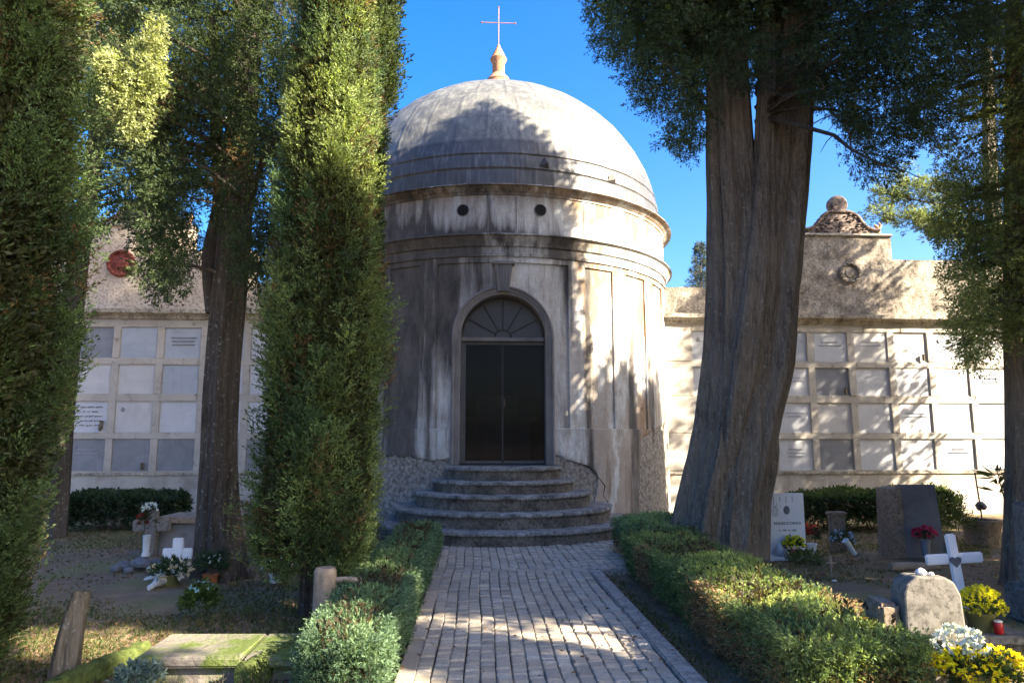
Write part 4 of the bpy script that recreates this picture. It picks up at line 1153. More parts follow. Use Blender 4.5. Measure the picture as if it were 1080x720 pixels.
# ------------------------------------------------------------------ unseen trees placed outside the frame to shade the scene
def shade_tree(x, y, h, r0, seed, label, z0=1.0, n=420):
    t = tree_root('cypress_tree', (x, y), label, 'tree', 'unseen cypress trees placed to shade the scene')
    trunk_obj(t, [(x, y, -.1), (x, y, h*.8)], [.2, .06], seed, dz=.5, n=14)
    column_crown(t, x, y, z0, h, lambda z: r0*math.sqrt(max(.02, 1-((z-z0)/(h-z0))**2.2))+.05, n, seed+50, colmix(G_DK, G_CY, .2), Ll=(.7, 1.3), Rl=(.2, .34), nsp=24, nleaf=6, ll=.12, lw=.06, spl=.2)
Hs = (math.sin(AZ), -math.cos(AZ)); U_ = (math.cos(AZ), math.sin(AZ))
SHADE = []
for u_, d_, zt_, r0_, lb_, *rest_ in (
    (0.5, 6, 8.6, .85, 'first cypress of the row behind the viewer, farthest left', 1.0, 300), (2.4, 6, 10.6, .62, 'second cypress of the row behind the viewer', 1.0, 240),
    (4.6, 7, 8.8, .22, 'slim third cypress of the row behind the viewer', 5.2, 160), (6.35, 5, 13.0, .56, 'fourth cypress of the row right of the viewer', 4.4),
    (7.5, 6, 12.0, .75, 'fifth cypress of the row right of the viewer'), (9.0, 6, 19.0, .95, 'sixth cypress of the row right of the viewer'),
    (10.1, 6, 16.5, .75, 'seventh cypress of the row right of the viewer'), (11.25, 3.2, 13.4, .82, 'tallest cypress right of the frame', 1.0, 600),
    (4.75, 2.6, 7.3, .75, 'short bushy cypress with a bare stem, just right of the viewer', 5.5, 420), (12.9, 6, 8.6, .9, 'cypress right of the tallest one, outside the frame'), (14.1, 7, 9.0, .5, 'slim cypress nearer the right wall, outside the frame'),  # bushy crown is added to keep the sunlit cypress shaded lower down
    (16.5, 6.5, 12.2, 1.15, 'broad cypress near the right wall, outside the frame', 1.0, 330)):
    SHADE.append((U_[0]*u_+Hs[0]*d_, U_[1]*u_+Hs[1]*d_, zt_, r0_, lb_, *rest_))
for i, a in enumerate(SHADE): shade_tree(*a[:4], 60+i, a[4], *(a[5:]))
#REST
# ------------------------------------------------------------------ hedges
def hedge(name, x0, x1, y0, y1, hfn, label, seed, dens, top, brown, ll=.024, lw=.008, spl=.075, group='low clipped hedges', ragged=.085, sticks=True, nleaf=13, zb=-.03):
    cx, cy = (x0+x1)/2, (y0+y1)/2
    t = empty(name, (cx, cy, 0), label, 'hedge', group)
    f = Fol(seed); r = f.r; A_ = (x1-x0)*(y1-y0); Hm = hfn(cx, cy)
    n = int(A_*dens); X = r.uniform(x0, x1, n); Y = r.uniform(y0, y1, n)
    lump = fbm(X, Y, seed, 4, 4); hz = hfn(X, Y)+ragged*lump
    ex = np.minimum(np.minimum(X-x0, x1-X), np.minimum(Y-y0, y1-Y)); hz -= .10*np.exp(-ex/.07)
    Z = hz-r.uniform(0, .06, n)
    D = unit(np.stack([r.normal(size=n)*.55, r.normal(size=n)*.55, np.ones(n)], 1))
    k = np.clip(.5+.9*fbm(X, Y, seed+3, 5, 3)+r.normal(size=n)*.2, 0, 1)[:, None]
    c = np.array(top[0])*(1-k)+np.array(top[1])*k
    f.sprays(np.stack([X-cx, Y-cy, Z], 1), D, spl*(.7+.6*r.random(n)), nleaf, ll, lw, c, .85)
    # sides
    for (ax, ay, bx, by, nx, ny) in ((x0, y0, x0, y1, -1, 0), (x1, y0, x1, y1, 1, 0), (x0, y0, x1, y0, 0, -1), (x0, y1, x1, y1, 0, 1)):
        L_ = math.hypot(bx-ax, by-ay); n = int(L_*Hm*dens*1.1); s = r.random(n); z = Hm*r.random(n)**.8
        X = ax+(bx-ax)*s; Y = ay+(by-ay)*s
        dep = .05*fbm(X*1.0+Y, z, seed+5, 7, 4)+r.uniform(-.05, .04, n)
        X = X+nx*dep; Y = Y+ny*dep
        kk = fbm((X+Y)*1.0, z*1.4, seed+9, 3.0, 3)+.9*(.45-z/Hm)+r.normal(size=n)*.25
        br = kk > brown
        c = np.array(top[0])[None]*(.85+.3*r.random((n, 1)))
        c = np.where(br[:, None], np.array((.26, .18, .105))*(.7+.6*r.random((n, 1))), c)
        D = unit(np.stack([nx+r.normal(size=n)*.5, ny+r.normal(size=n)*.5, .35+r.normal(size=n)*.45], 1))
        thin = (z < Hm*.25) & (r.random(n) < .6)
        pts = np.stack([X-cx, Y-cy, z+zb], 1)
        f.sprays(pts[~thin], D[~thin], spl, nleaf-3, ll, lw, c[~thin], .85)
    # dry inner growth
    n = int(A_*Hm*dens*1.4); X = r.uniform(x0+.05, x1-.05, n); Y = r.uniform(y0+.05, y1-.05, n); z = Hm*r.uniform(.25, .9, n)
    f.sprays(np.stack([X-cx, Y-cy, z], 1), unit(r.normal(size=(n, 3))), .12, 6, .05, .02, (.07, .055, .032))
    f.build('foliage', t)
    if sticks:
        mb = MB(); rr = random.Random(seed); m = int((y1-y0)*7+(x1-x0)*4)
        for i in range(m):
            x, y = rr.uniform(x0+.1, x1-.1)-cx, rr.uniform(y0+.1, y1-.1)-cy
            a = Vector((x, y, -.08)); d = Vector((rr.uniform(-.12, .12), rr.uniform(-.12, .12), Hm*.8))
            mb.tube([a, a+d*.5+Vector((rr.uniform(-.03, .03), rr.uniform(-.03, .03), 0)), a+d], [.014, .011, .005], 5)
            for _ in range(3):
                e = Vector((rr.uniform(-1, 1), rr.uniform(-1, 1), rr.uniform(-.1, .6)))*.16; mb.tube([a+d*.5, a+d*.5+e], [.006, .002], 4)
        tag(mb.build('stems', MAT['twig'], t), kind='stuff')
    return t
JUN = ((.11, .175, .10), (.20, .28, .13)); JUNL = ((.14, .20, .085), (.32, .37, .12))
hedge('hedge', -.99, -.60, 4.3, 10.2, lambda X, Y: .37+.03*np.sin(Y*1.9), 'feathery green juniper hedge along the left side of the path', 71, 3600, JUN, .75, sticks=True)
hedge('hedge', 1.78, 2.46, 4.0, 8.6, lambda X, Y: .41+.035*np.sin(Y*2.3), 'juniper hedge with brown woody flank along the right side of the path', 72, 3600, JUNL, .10)
hedge('hedge', 1.95, 2.75, 8.72, 10.2, lambda X, Y: .46+0*X, 'dark green hedge end beside the steps at the foot of the big trunk', 73, 2600, JUN, .6)
hedge('hedge', P(75, 520, 13.3).x, P(186, 520, 13.3).x, 13.0, 13.8, lambda X, Y: .58+0*X, 'low dark hedge in front of the left niche wall', 74, 700, ((.035, .06, .032), (.06, .09, .045)), .9, ll=.06, lw=.028, nleaf=9, ragged=.08)
hedge('hedge', P(846, 520, 12.6).x, P(1000, 520, 12.6).x, 12.3, 13.1, lambda X, Y: .60+0*X, 'leafy hedge in front of the right niche wall behind the small headstones', 75, 700, ((.045, .075, .03), (.085, .12, .04)), .9, ll=.05, lw=.024, nleaf=9, ragged=.10)
# pale sprig of the left hedge (new growth standing above the rest)
# ------------------------------------------------------------------ small things
def grp(name, loc, label, cat, group=None, rz=0): return empty(name, loc, label, cat, group, rz)
def blooms(f, c, rx, rz, n, col, br=.022, petals=16, up=.0, col2=None):
    r = f.r; u = unit(r.normal(size=(n*3, 3))); u = u[u[:, 2] > up-.25][:n]
    p = np.array(c)+u*np.array([rx, rx, rz])*(.85+.2*r.random((len(u), 1)))
    k = r.random((len(u), 1)); cc = np.array(col)*(1-k)+np.array(col2 or col)*k
    f.sprays(p, u, .004, petals, br, br*.45, cc, 1.0, .08)
def greens(f, c, rx, rz, n, col, ll=.05, lw=.016, up=.3, spl=.05, nleaf=6):
    r = f.r; u = unit(r.normal(size=(n*3, 3))); u = u[u[:, 2] > -.2][:n]
    p = np.array(c)+u*np.array([rx, rx, rz])*(.3+.7*r.random((len(u), 1)))
    d = unit(u+np.array([0, 0, up])); f.sprays(p, d, spl, nleaf, ll, lw, col, .7, .2)
def pot(parent, r0, r1, h, mat, name='pot', c=(0, 0, 0)):
    q = MB(); q.lathe([(r0, 0), (r0+(r1-r0)*.9, h*.85), (r1+.008, h*.87), (r1+.01, h), (r1-.006, h), (r1-.01, h*.8), (.001, h*.78)], c, 24)
    return q.build(name, MAT[mat], parent, 40)
def cross_mb(h, w, t, d, arm=.62, bev=.008):
    q = MB(); q.box((-t/2, -d/2, -.05), (t/2, d/2, h), bev); q.box((-w/2, -d/2+.002, h*arm), (-t/2+.004, d/2-.002, h*arm+t), bev); q.box((t/2-.004, -d/2+.002, h*arm), (w/2, d/2-.002, h*arm+t), bev); return q
def text(body, size, loc, parent, mat, name='lettering', rz=0, extrude=.002, rx=PI/2):
    cu = bpy.data.curves.new(name, 'FONT'); cu.body = body; cu.size = size; cu.extrude = extrude; cu.align_x = 'CENTER'
    o = bpy.data.objects.new(name, cu); COL.objects.link(o); bpy.context.view_layer.update()
    me = bpy.data.meshes.new_from_object(o.evaluated_get(bpy.context.evaluated_depsgraph_get())); bpy.data.objects.remove(o)
    me.materials.clear(); me.materials.append(MAT[mat]); o = bpy.data.objects.new(name, me); link(o, parent)
    o.location = loc; o.rotation_euler = (rx, 0, rz); return o
def g3(px, py): v = G(px, py); return (v.x, v.y, -.02)

# ---- right side
b = g3(831, 586); t = grp('headstone', b, 'white marble headstone with oval portrait and black lettering, right of the big trunk', 'headstone', 'headstones')
D_ = b[1]; w_ = 38/F*D_; h_ = .84
q = MB(); q.box((-w_/2, -.03, .03), (w_/2, .03, h_), .006); q.build('slab', MAT['marble_white'], t)
q = MB(); q.box((-w_/2-.10, -.22, -.02), (w_/2+.05, .10, .045), .012); q.build('base', MAT['pot_white'], t)
q = MB(); m = Matrix.Translation((.0, -.032, .62)) @ Matrix.Rotation(PI/2, 4, 'X') @ Matrix.Diagonal((.75, 1, 1, 1)); k = MB(); k.lathe([(.055, -.004), (.055, .008), (.048, .012), (.001, .012)], n=24); q.add([m @ Vector(v) for v in k.v], k.f); por = q.build('portrait', MAT['slate'], t)
text('ANGELO DINOI', .052, (0, -.032, .43), t, 'black'); text('N. 1904  M. 1985', .034, (-.0, -.032, .345), t, 'black')
q = MB()   # engraved ornament at the top left
for k in range(4): q.tube([(-.17+.085*k, -.033, h_-.04), (-.17+.085*k, -.033, h_-.13+.02*(k % 2))], .004, 4)
q.tube([(-.19+.006*i, -.033, h_-.16+.03*math.cos(i*.55)) for i in range(12)], .004, 4); q.tube([(-.16+.04*math.cos(i*.5), -.033, .60+.06*math.sin(i*.5)) for i in range(13)], .0035, 4); q.tube([(-.16+.02*math.cos(i*.5), -.033, .60+.03*math.sin(i*.5)) for i in range(13)], .0035, 4)
q.build('engraving', MAT['slab_c'], t)
b2 = (b[0]-.17, b[1]-.14, .03)
o = MB(); o.lathe([(.001, 0), (.055, .005), (.07, .05), (.06, .09), (.035, .13), (.02, .15), (.001, .155)], n=16); x = o.build('stone_ornament', MAT['slab_d'], None, 50); x.location = b2
tag(x, 'small pale rounded ornament on the base of the white marble headstone', 'ornament')
def potted(px, py, label, mat, r0, r1, h, parts, cat='flower pot', name='flower_pot', group='potted flowers on the graves', z=None, Y=None):
    b = g3(px, py); 
    if Y: v = P(px, py, Y); b = (v.x, v.y, v.z)
    t = grp(name, b, label, cat, group); 
    if mat: pot(t, r0, r1, h, mat)
    for i, (kind, a) in enumerate(parts):
        f = Fol(abs(hash(label)) % 1 + 300+i+int(px)); 
        (blooms if kind == 'b' else greens)(f, *a[:-1], **a[-1]) if isinstance(a[-1], dict) else (blooms if kind == 'b' else greens)(f, *a)
        f.build('blossoms' if kind == 'b' else 'leaves', t, PETAL if kind == 'b' else FOL)
    return t
YEL = (.9, .66, .02); YEG = (.78, .72, .03); WHT = (.72, .74, .78); RED = (.50, .02, .04); PNK = (.60, .05, .16)
potted(838, 588, 'yellow green flowers in a pot before the white marble headstone', 'pot_green', .05, .07, .12, [('g', ((0, 0, .17), .10, .08, 60, (.04, .07, .025))), ('b', ((0, 0, .20), .13, .10, 70, YEG, .025, 14, 0, (.55, .6, .06))), ('b', ((-.02, -.06, .08), .05, .05, 14, PNK))])
potted(857, 584, 'red roses in a white vase right of the white marble headstone', 'pot_white', .045, .06, .16, [('g', ((0, 0, .24), .09, .12, 60, (.03, .05, .025))), ('b', ((0, 0, .30), .09, .12, 26, RED, .03, 12, 0, (.45, .06, .03)))])
potted(850, 592, 'low sprawling grave plant in front of the white marble headstone', None, 0, 0, 0, [('g', ((0, 0, .04), .22, .10, 130, (.09, .12, .05)))], 'plant', 'grave_plant', None)
b = g3(884, 579); t = grp('headstone', b, 'small narrow brown stone marker in front of the right hedge', 'headstone', 'headstones')
q = MB(); q.box((-.11, -.05, -.05), (.11, .05, .50), .015, jit=.002); q.build('slab', MAT['brown_stone'], t); 
q = MB(); q.box((-.13, -.07, .50), (.13, .07, .54), .01); q.build('cap', MAT['brown_stone'], t)
potted(889, 581, 'blue and white bouquet leaning on the small brown marker', None, 0, 0, 0, [('g', ((0, 0, .16), .14, .12, 60, (.04, .07, .05))), ('b', ((0, -.02, .18), .15, .13, 46, (.55, .62, .75), .028, 12, 0, (.2, .28, .55)))], 'bouquet', 'bouquet', None)
v = g3(902, 586); q = MB(); q.lathe([(.03, 0), (.035, .02), (.028, .05), (.04, .22), (.045, .24), (.035, .235), (.001, .2)], n=18); o = q.build('vase', MAT['pot_white'], None, 40); o.location = (v[0], v[1], .02); o.rotation_euler = (0, R(-38), .3); tag(o, 'white vase tipped over beside the small brown marker', 'vase', 'vases')
# large dark slab with brown edge
b = g3(976, 590); t = grp('headstone', b, 'large leaning dark grey slab headstone with a brown side stone', 'headstone', 'headstones')
D_ = b[1]; h_ = .97; wt, wb = 36/F*D_, 42/F*D_
Rx = Matrix.Rotation(R(-5), 4, 'X')
q = MB(); q.prism([(-wb/2-.02, 0), (wb/2, 0), (wt/2+.0, h_), (-wt/2-.05, h_)], -.04, .05); o = q.build('slab', MAT['grave_dark'], t); o.rotation_euler = (R(-4), 0, 0)
q = MB(); q.prism([(-wb/2-.19, -.02), (-wb/2-.025, -.02), (-wt/2-.055, h_-.03), (-wt/2-.20, h_-.05)], -.05, .30); q.build('side_stone', MAT['brown_stone'], t)
q = MB(); q.box((-wb/2-.1, -.3, -.03), (wb/2+.05, .1, .03), .01); q.build('base', MAT['grave_dark'], t)
potted(977, 586, 'crimson flowers in a glass vase before the large dark slab headstone', 'slab_c', .045, .055, .2, [('g', ((0, 0, .22), .06, .06, 26, (.04, .06, .03))), ('b', ((0, 0, .27), .13, .09, 60, PNK, .03, 12, 0, RED))], Y=9.0)
v = P(998, 585, 9.2); q = MB(); q.lathe([(.03, 0), (.055, .06), (.05, .15), (.03, .19), (.045, .22), (.03, .22), (.001, .18)], n=18); o = q.build('vase', MAT['bronze'], None, 40); o.location = (v.x, v.y, 0); tag(o, 'dark round bodied vase at the right foot of the large dark slab', 'vase', 'vases')
# log
b = g3(965, 600); q = MB(); q.tube([(-.30, 0, .05), (-.1, .01, .055), (.12, 0, .05), (.3, .01, .06)], [.05, .052, .045, .05], 14); o = q.build('log', MAT['wood'], None, 50); o.location = b; tag(o, 'short sunlit log lying on the ground left of the white cross', 'log')
# white cross with heart
b = g3(1016, 640); t = grp('grave_cross', b, 'white painted cross with a dark heart, behind the front right gravestone', 'cross', 'crosses on the graves', 0)
D_ = b[1]
q = cross_mb(P(1008, 563, D_).z+.02, 58/F*D_, .095, .035, .60, .012); 
o = q.build('cross_beams', MAT['white'], t, 40); o.rotation_euler = (R(-4), R(-4), R(-8))
q = MB(); hp = [(0, -.06), (.045, -.01), (.05, .02), (.025, .035), (0, .02), (-.025, .035), (-.05, .02), (-.045, -.01)]; zc_ = P(1008, 591, D_).z+.02
q.prism([(x, zc_+z) for x, z in hp], -.035, -.017); o2 = q.build('heart', MAT['slate'], t); o2.rotation_euler = o.rotation_euler
# front gravestone
b = g3(989, 738); D_ = b[1]; t = grp('headstone', b, 'nearest grey gravestone with rounded shoulders and lichen spots, lower right', 'headstone', 'headstones', R(-6))
zt = P(985, 607, D_).z+.02; wb, wt = 62/F*D_/2, 52/F*D_/2
out = [(-wb-.0, -.05), (wb+.03, -.05), (wt+.01, zt-.10), (wt-.02, zt-.03), (wt-.07, zt), (-wt+.06, zt+.005), (-wt-.0, zt-.04), (-wt-.02, zt-.10)]
q = MB(); q.prism(out, -.05, .05); q.prism([(x*.93-.002, z*.985) for x, z in out], .05, .16); 
o = q.build('slab', MAT['grave'], t); bv = o.modifiers.new('b', 'BEVEL'); bv.width = .012; bv.segments = 2
q = MB(); q.box((-wb-.12, -.02, -.05), (-wb-.005, .22, zt*.78), .02, jit=.006); q.build('side_slab', MAT['brown_stone'], t)
q = MB(); q.lathe([(.001, 0), (.03, .006), (.034, .02), (.022, .035), (.001, .045)], (-.03, .02, zt+.0), 12); q.lathe([(.001, 0), (.016, .006), (.014, .02), (.001, .025)], (.02, .0, zt+.0), 10); q.build('pebble', MAT['pot_white'], t, 50)
# flower mass before it
fb = P(1027, 700, 4.05); zf_ = fb.z
t = grp('flower_pot', (fb.x, fb.y, -.02), 'big pot of yellow and white chrysanthemums before the nearest gravestone', 'flower pot', 'potted flowers on the graves')
pot(t, .09, .13, max(.12, zf_), 'pot_green')
f = Fol(401); greens(f, (0, 0, zf_-.02), .21, .10, 260, (.05, .08, .03), .035, .014); f.build('leaves', t)
f = Fol(402); blooms(f, (-.06, -.02, zf_), .18, .085, 190, YEL, .020, 14, 0, YEG); blooms(f, (.14, 0, zf_+.01), .14, .09, 130, YEG, .020, 14, 0, YEL); blooms(f, (-.20, -.02, zf_+.02), .06, .05, 30, YEG, .02, 14, 0, YEL); f.build('yellow_blossoms', t, PETAL)
f = Fol(403); blooms(f, (-.04, .05, zf_+.10), .13, .10, 90, WHT, .026, 16, 0, (.6, .68, .8)); f.build('white_blossoms', t, PETAL)
# stone ledge, pot, candle
lb = P(1045, 662, 5.5); t = grp('stone_ledge', (lb.x, lb.y, -.02), 'flat pale stone ledge carrying the round yellow chrysanthemum pot', 'grave slab', None)
q = MB(); q.box((-.22, -.16, lb.z-.06), (.22, .16, lb.z+.0), .01, jit=.002); q.box((-.16, -.10, -.03), (.16, .14, lb.z-.06), .01); q.build('slab', MAT['grave'], t)
zl = lb.z-.02
t = grp('flower_pot', (P(1036, 650, 5.5).x, 5.52, zl), 'round mound of yellow chrysanthemums in an olive pot behind the nearest gravestone', 'flower pot', 'potted flowers on the graves')
pot(t, .075, .105, .14, 'pot_green'); f = Fol(404); greens(f, (0, 0, .16), .13, .06, 90, (.05, .08, .03), .03, .012); f.build('leaves', t); f = Fol(405); blooms(f, (.01, 0, .17), .16, .15, 330, YEG, .018, 14, .1, (.55, .52, .04)); f.build('yellow_blossoms', t, PETAL)
v = P(1053, 660, 5.40); t = grp('grave_candle', (v.x, v.y, zl+.005), 'small red grave candle with a white lid beside the yellow chrysanthemums', 'candle')
q = MB(); q.lathe([(.026, 0), (.032, .01), (.032, .075), (.027, .085)], n=20); q.build('cup', MAT['red_glass'], t, 40); q = MB(); q.lathe([(.029, .085), (.029, .095), (.001, .1)], n=20); q.build('lid', MAT['pot_white'], t, 40)
# pillar on the right edge
b = g3(1104, 652); t = grp('stone_pillar', b, 'rough grey stone pillar cut by the right edge of the frame', 'pillar')
q = MB(); q.box((-.13, -.13, .28), (.13, .13, P(1080, 527, b[1]).z), .02, jit=.006); q.build('shaft', MAT['grave'], t); q = MB(); q.box((-.22, -.22, -.03), (.22, .22, .30), .03, jit=.008); q.build('base', MAT['grave'], t)
v = g3(1066, 592); t = grp('lantern', v, 'small dark grave lantern with a yellow top at the right edge', 'lantern'); 
q = MB(); q.box((-.055, -.055, 0), (.055, .055, .30), .008); q.build('body', MAT['iron'], t); q = MB(); q.lathe([(.075, .30), (.07, .32), (.02, .38), (.001, .39)], n=8); q.build('lid', simple('yellow_brass', (.45, .38, .08), .5, .5, .1, 5, 0), t)
v = g3(1071, 597); q = MB(); q.lathe([(.03, 0), (.04, .02), (.03, .08), (.045, .26), (.035, .26), (.001, .22)], n=18); o = q.build('vase', MAT['pot_white'], None, 40); o.location = v; tag(o, 'white upright vase beside the small dark lantern', 'vase', 'vases')
# well and iron flower
b = g3(1037, 572); D_ = b[1]; t = grp('stone_basin', b, 'round sunlit stone basin below the right niche wall', 'basin'); k = 19/F*D_
q = MB(); q.lathe([(k*.85, -.03), (k*.9, .25), (k*.98, .30), (k, .36), (k*.8, .36), (k*.75, .25), (.001, .24)], n=24); q.build('bowl', MAT['brown_stone'], t, 40)
b = P(1036, 548, D_); t = grp('iron_flower_stand', (b.x, b.y, .24), 'thin rusty rod with a wrought flower standing in the stone basin', 'stand')
q = MB(); q.tube([(0, 0, 0), (-.01, 0, .25), (-.05, 0, .80)], .012, 6)
for k_ in range(4): q.tube([(0, 0, .05), (.1*math.cos(k_*1.57), .1*math.sin(k_*1.57), 0)], .008, 5)
q.build('rod', MAT['bronze'], t)
q = MB()
for k_ in range(9):
    a = k_*.7; q.lathe([(.001, -.05), (.04, 0), (.001, .05)], (.05*math.cos(a), .03*math.sin(a), .30+.03*math.sin(k_*2.3)), 8)
q.build('flower', MAT['bronze'], t, 50)
potted(1005, 575, 'spiky shrub in the sun right of the large dark slab', None, 0, 0, 0, [('g', ((0, 0, .32), .26, .30, 140, (.07, .09, .03), .11, .012, .3, .1, 6))], 'shrub', 'shrub', 'loose shrubs')
# twig cross with pebbles
b = g3(877, 607); t = grp('grave_cross', b, 'tiny thin twig cross in the soil behind the right hedge', 'cross', 'crosses on the graves'); q = MB(); q.tube([(0, 0, 0), (0, 0, .24)], .012, 6); q.tube([(-.06, 0, .16), (.06, 0, .165)], .009, 6); q.build('twigs', MAT['wood'], t)
for i, (px, py, s) in enumerate(((862, 611, .03), (868, 606, .035), (880, 613, .03))):
    b = g3(px, py); q = MB(); q.lathe([(.001, -.4), (.8, -.3), (1, 0), (.7, .4), (.001, .55)], n=9); o = q.build('pebble', MAT['pot_white' if i == 2 else 'terracotta_red'], None, 50, Matrix.Diagonal((s, s*.8, s*.7, 1))); o.location = (b[0], b[1], .01); tag(o, ('dark red pebble left of the twig cross', 'larger dark red pebble beside the twig cross', 'white pebble at the foot of the twig cross')[i], 'pebble', 'pebbles round the twig cross')

# ---- left side
b = g3(158, 585); D_ = b[1]; t = grp('grave_cross', b, 'grey stone cross behind a vase near the left hedge', 'cross', 'crosses on the graves')
q = cross_mb(P(155, 538, D_).z+.02, 36/F*D_, .15, .09, .55, .012); q.build('cross_beams', MAT['grave'], t, 40)
b = g3(150, 598); t = grp('rubble_mound', b, 'low mound of stones under the tall vase on the left lawn', 'stones'); q = MB(); rr_ = random.Random(3)
for i in range(26):
    a = rr_.uniform(0, 6.28); d_ = rr_.uniform(0, .32); s = rr_.uniform(.04, .08)
    q.lathe([(.001, -.02), (s*.9, -.01), (s, s*.4), (s*.6, s*.8), (.001, s*.85)], (d_*math.cos(a), d_*.7*math.sin(a), .09*(1-d_/.35)), 7)
q.build('stones', MAT['grave_dark'], t)
b = (b[0]+.03, b[1], .13); t = grp('vase', b, 'tall pale vase with white and red flowers in front of the grey stone cross', 'vase', 'vases')
q = MB(); q.lathe([(.045, 0), (.05, .02), (.036, .05), (.045, .24), (.05, .25), (.04, .25), (.001, .22)], n=18); q.build('body', MAT['pot_white'], t, 40)
f = Fol(410); greens(f, (0, 0, .4), .07, .15, 50, (.05, .06, .03), .06, .012); f.build('leaves', t); f = Fol(411); blooms(f, (.01, 0, .56), .07, .06, 20, WHT, .035, 14); f.build('white_blossoms', t, PETAL); f = Fol(412); blooms(f, (-.06, 0, .42), .05, .14, 22, (.25, .04, .03), .03, 12); f.build('red_blossoms', t, PETAL)
b = g3(197, 580); D_ = b[1]; t = grp('stone_tomb', b, 'low dark box tomb with a paler lid left of the dark trunk', 'tomb')
q = MB(); q.box((-.27, -.3, -.03), (.3, .4, .42), .015); q.build('chest', MAT['grave_dark'], t); q = MB(); q.box((-.33, -.36, .42), (.36, .46, .50), .015, jit=.004); q.build('lid', MAT['brown_stone'], t)
b = g3(186, 609); D_ = b[1]; t = grp('grave_cross', b, 'white cross above a bouquet in front of the dark trunk', 'cross', 'crosses on the graves')
q = cross_mb(P(186, 567, D_).z+.02, 29/F*D_, .115, .05, .50, .008); q.build('cross_beams', MAT['white'], t, 40)
potted(179, 618, 'bouquet of white and cream flowers in an olive pot under the white cross', 'pot_green', .08, .095, .14, [('g', ((0, 0, .16), .17, .10, 120, (.05, .08, .04), .06, .018)), ('b', ((0, 0, .17), .2, .10, 24, WHT, .045, 16, 0, (.65, .5, .3)))])
for i, (px, py, rz, lb) in enumerate(((162, 604, .4, 'white flower cone lying highest left of the bouquet pot'), (160, 616, .9, 'white flower cone lying midway left of the bouquet pot'), (165, 624, 1.4, 'white vase lying on the ground lowest left of the bouquet pot'))):
    b = g3(px, py); q = MB(); q.lathe([(.02, 0), (.03, .02), (.03, .08), (.06, .2), (.065, .22), (.05, .21), (.001, .16)], n=16); o = q.build('vase', MAT['pot_white'], None, 40); o.location = (b[0]-.08, b[1], .035); o.rotation_euler = (0, R(78), rz); tag(o, lb, 'vase', 'vases')
potted(222, 613, 'small leafy plant in a clay pot at the foot of the dark trunk', 'pot_orange', .06, .08, .10, [('g', ((0, 0, .17), .13, .14, 70, (.05, .08, .04), .09, .016)), ('b', ((0, 0, .24), .12, .08, 12, WHT, .022, 10))])
potted(210, 650, 'bushy green plant with pale blue blossoms on the left lawn', None, 0, 0, 0, [('g', ((0, 0, .13), .13, .15, 170, (.06, .10, .03), .05, .022)), ('b', ((.01, 0, .26), .10, .05, 22, (.3, .5, .6), .02, 10))], 'plant', 'grave_plant', None)
potted(290, 612, 'white flowers half hidden by the foot of the sunlit cypress', 'pot_white', .05, .06, .1, [('g', ((0, 0, .14), .12, .06, 50, (.04, .07, .03))), ('b', ((0, 0, .18), .15, .07, 24, WHT, .035, 14))])
# mossy slab grave
c0 = g3(131, 716); c1 = g3(322, 706); fl, fr_ = G(165, 672), G(318, 668)
t = grp('slab_grave', ((c0[0]+c1[0])/2, (c0[1]+fl.y)/2, 0), 'mossy raised stone slab grave at the lower left', 'grave slab')
cx_, cy_ = t.location.x, t.location.y; yb_, yf_ = G(160, 671, .13).y, G(150, 697, .13).y
xl, xr = P(138, 697, yf_).x, P(326, 690, yf_).x
q = MB(); rr_ = random.Random(9); zt_ = .15
seams = [xl, xl+(xr-xl)*.62, xr]
for a, b_ in zip(seams, seams[1:]): q.box((a-cx_+.004, yf_-cy_, zt_-.07), (b_-cx_-.004, yb_-cy_, zt_+rr_.uniform(-.006, .006)), .015, jit=.006)
q.build('lid', MAT['moss'], t)
q = MB(); q.box((xl-cx_+.06, yf_-cy_+.06, -.05), (xr-cx_-.06, yb_-cy_-.05, zt_-.072), .01, jit=.004); q.build('chest', MAT['moss'], t)
def kerbstone(p0, p1, w_, h_, label, n=6, mat='moss_thick'):
    mid = ((p0[0]+p1[0])/2, (p0[1]+p1[1])/2, 0); t = None
    q = MB(); vs = []; d = Vector((p1[0]-p0[0], p1[1]-p0[1], 0)); L_ = d.length; d.normalize(); s = Vector((-d.y, d.x, 0)); r_ = random.Random(int(p0[0]*50)); fs = []
    prof = [(-w_/2, -.05), (-w_/2, h_*.75), (-w_*.35, h_), (0, h_*1.08), (w_*.35, h_), (w_/2, h_*.75), (w_/2, -.05)]
    for i in range(n*4+1):
        c = Vector((p0[0], p0[1], 0))+d*(L_*i/(n*4))-Vector(mid)
        for a, z in prof: vs.append(c+s*(a+r_.uniform(-.01, .01))+Vector((0, 0, z+r_.uniform(-.012, .012))))
    k = len(prof)
    for i in range(n*4):
        for j in range(k-1): fs.append((i*k+j, i*k+j+1, (i+1)*k+j+1, (i+1)*k+j))
    fs += [tuple(range(k)), tuple(n*4*k+j for j in range(k))]
    q.add(vs, fs); o = q.build('grave_kerb', MAT[mat], None, 50); o.location = mid; tag(o, label, 'kerb', 'mossy grave kerbs')
a = G(150, 690); b = G(40, 740); kerbstone((a.x, a.y), (b.x, b.y), .11, .09, 'bright mossy kerb running down to the lower left corner')
a = G(328, 690); b = G(268, 722); kerbstone((a.x, a.y), (b.x-.05, b.y-.1), .10, .15, 'mossy kerb beside the near end of the left hedge')
potted(146, 724, 'pale blue green succulent clump at the bottom left edge', None, 0, 0, 0, [('g', ((0, 0, .06), .14, .09, 260, (.16, .22, .20), .035, .012, .5, .03, 7))], 'plant', 'succulent', None)
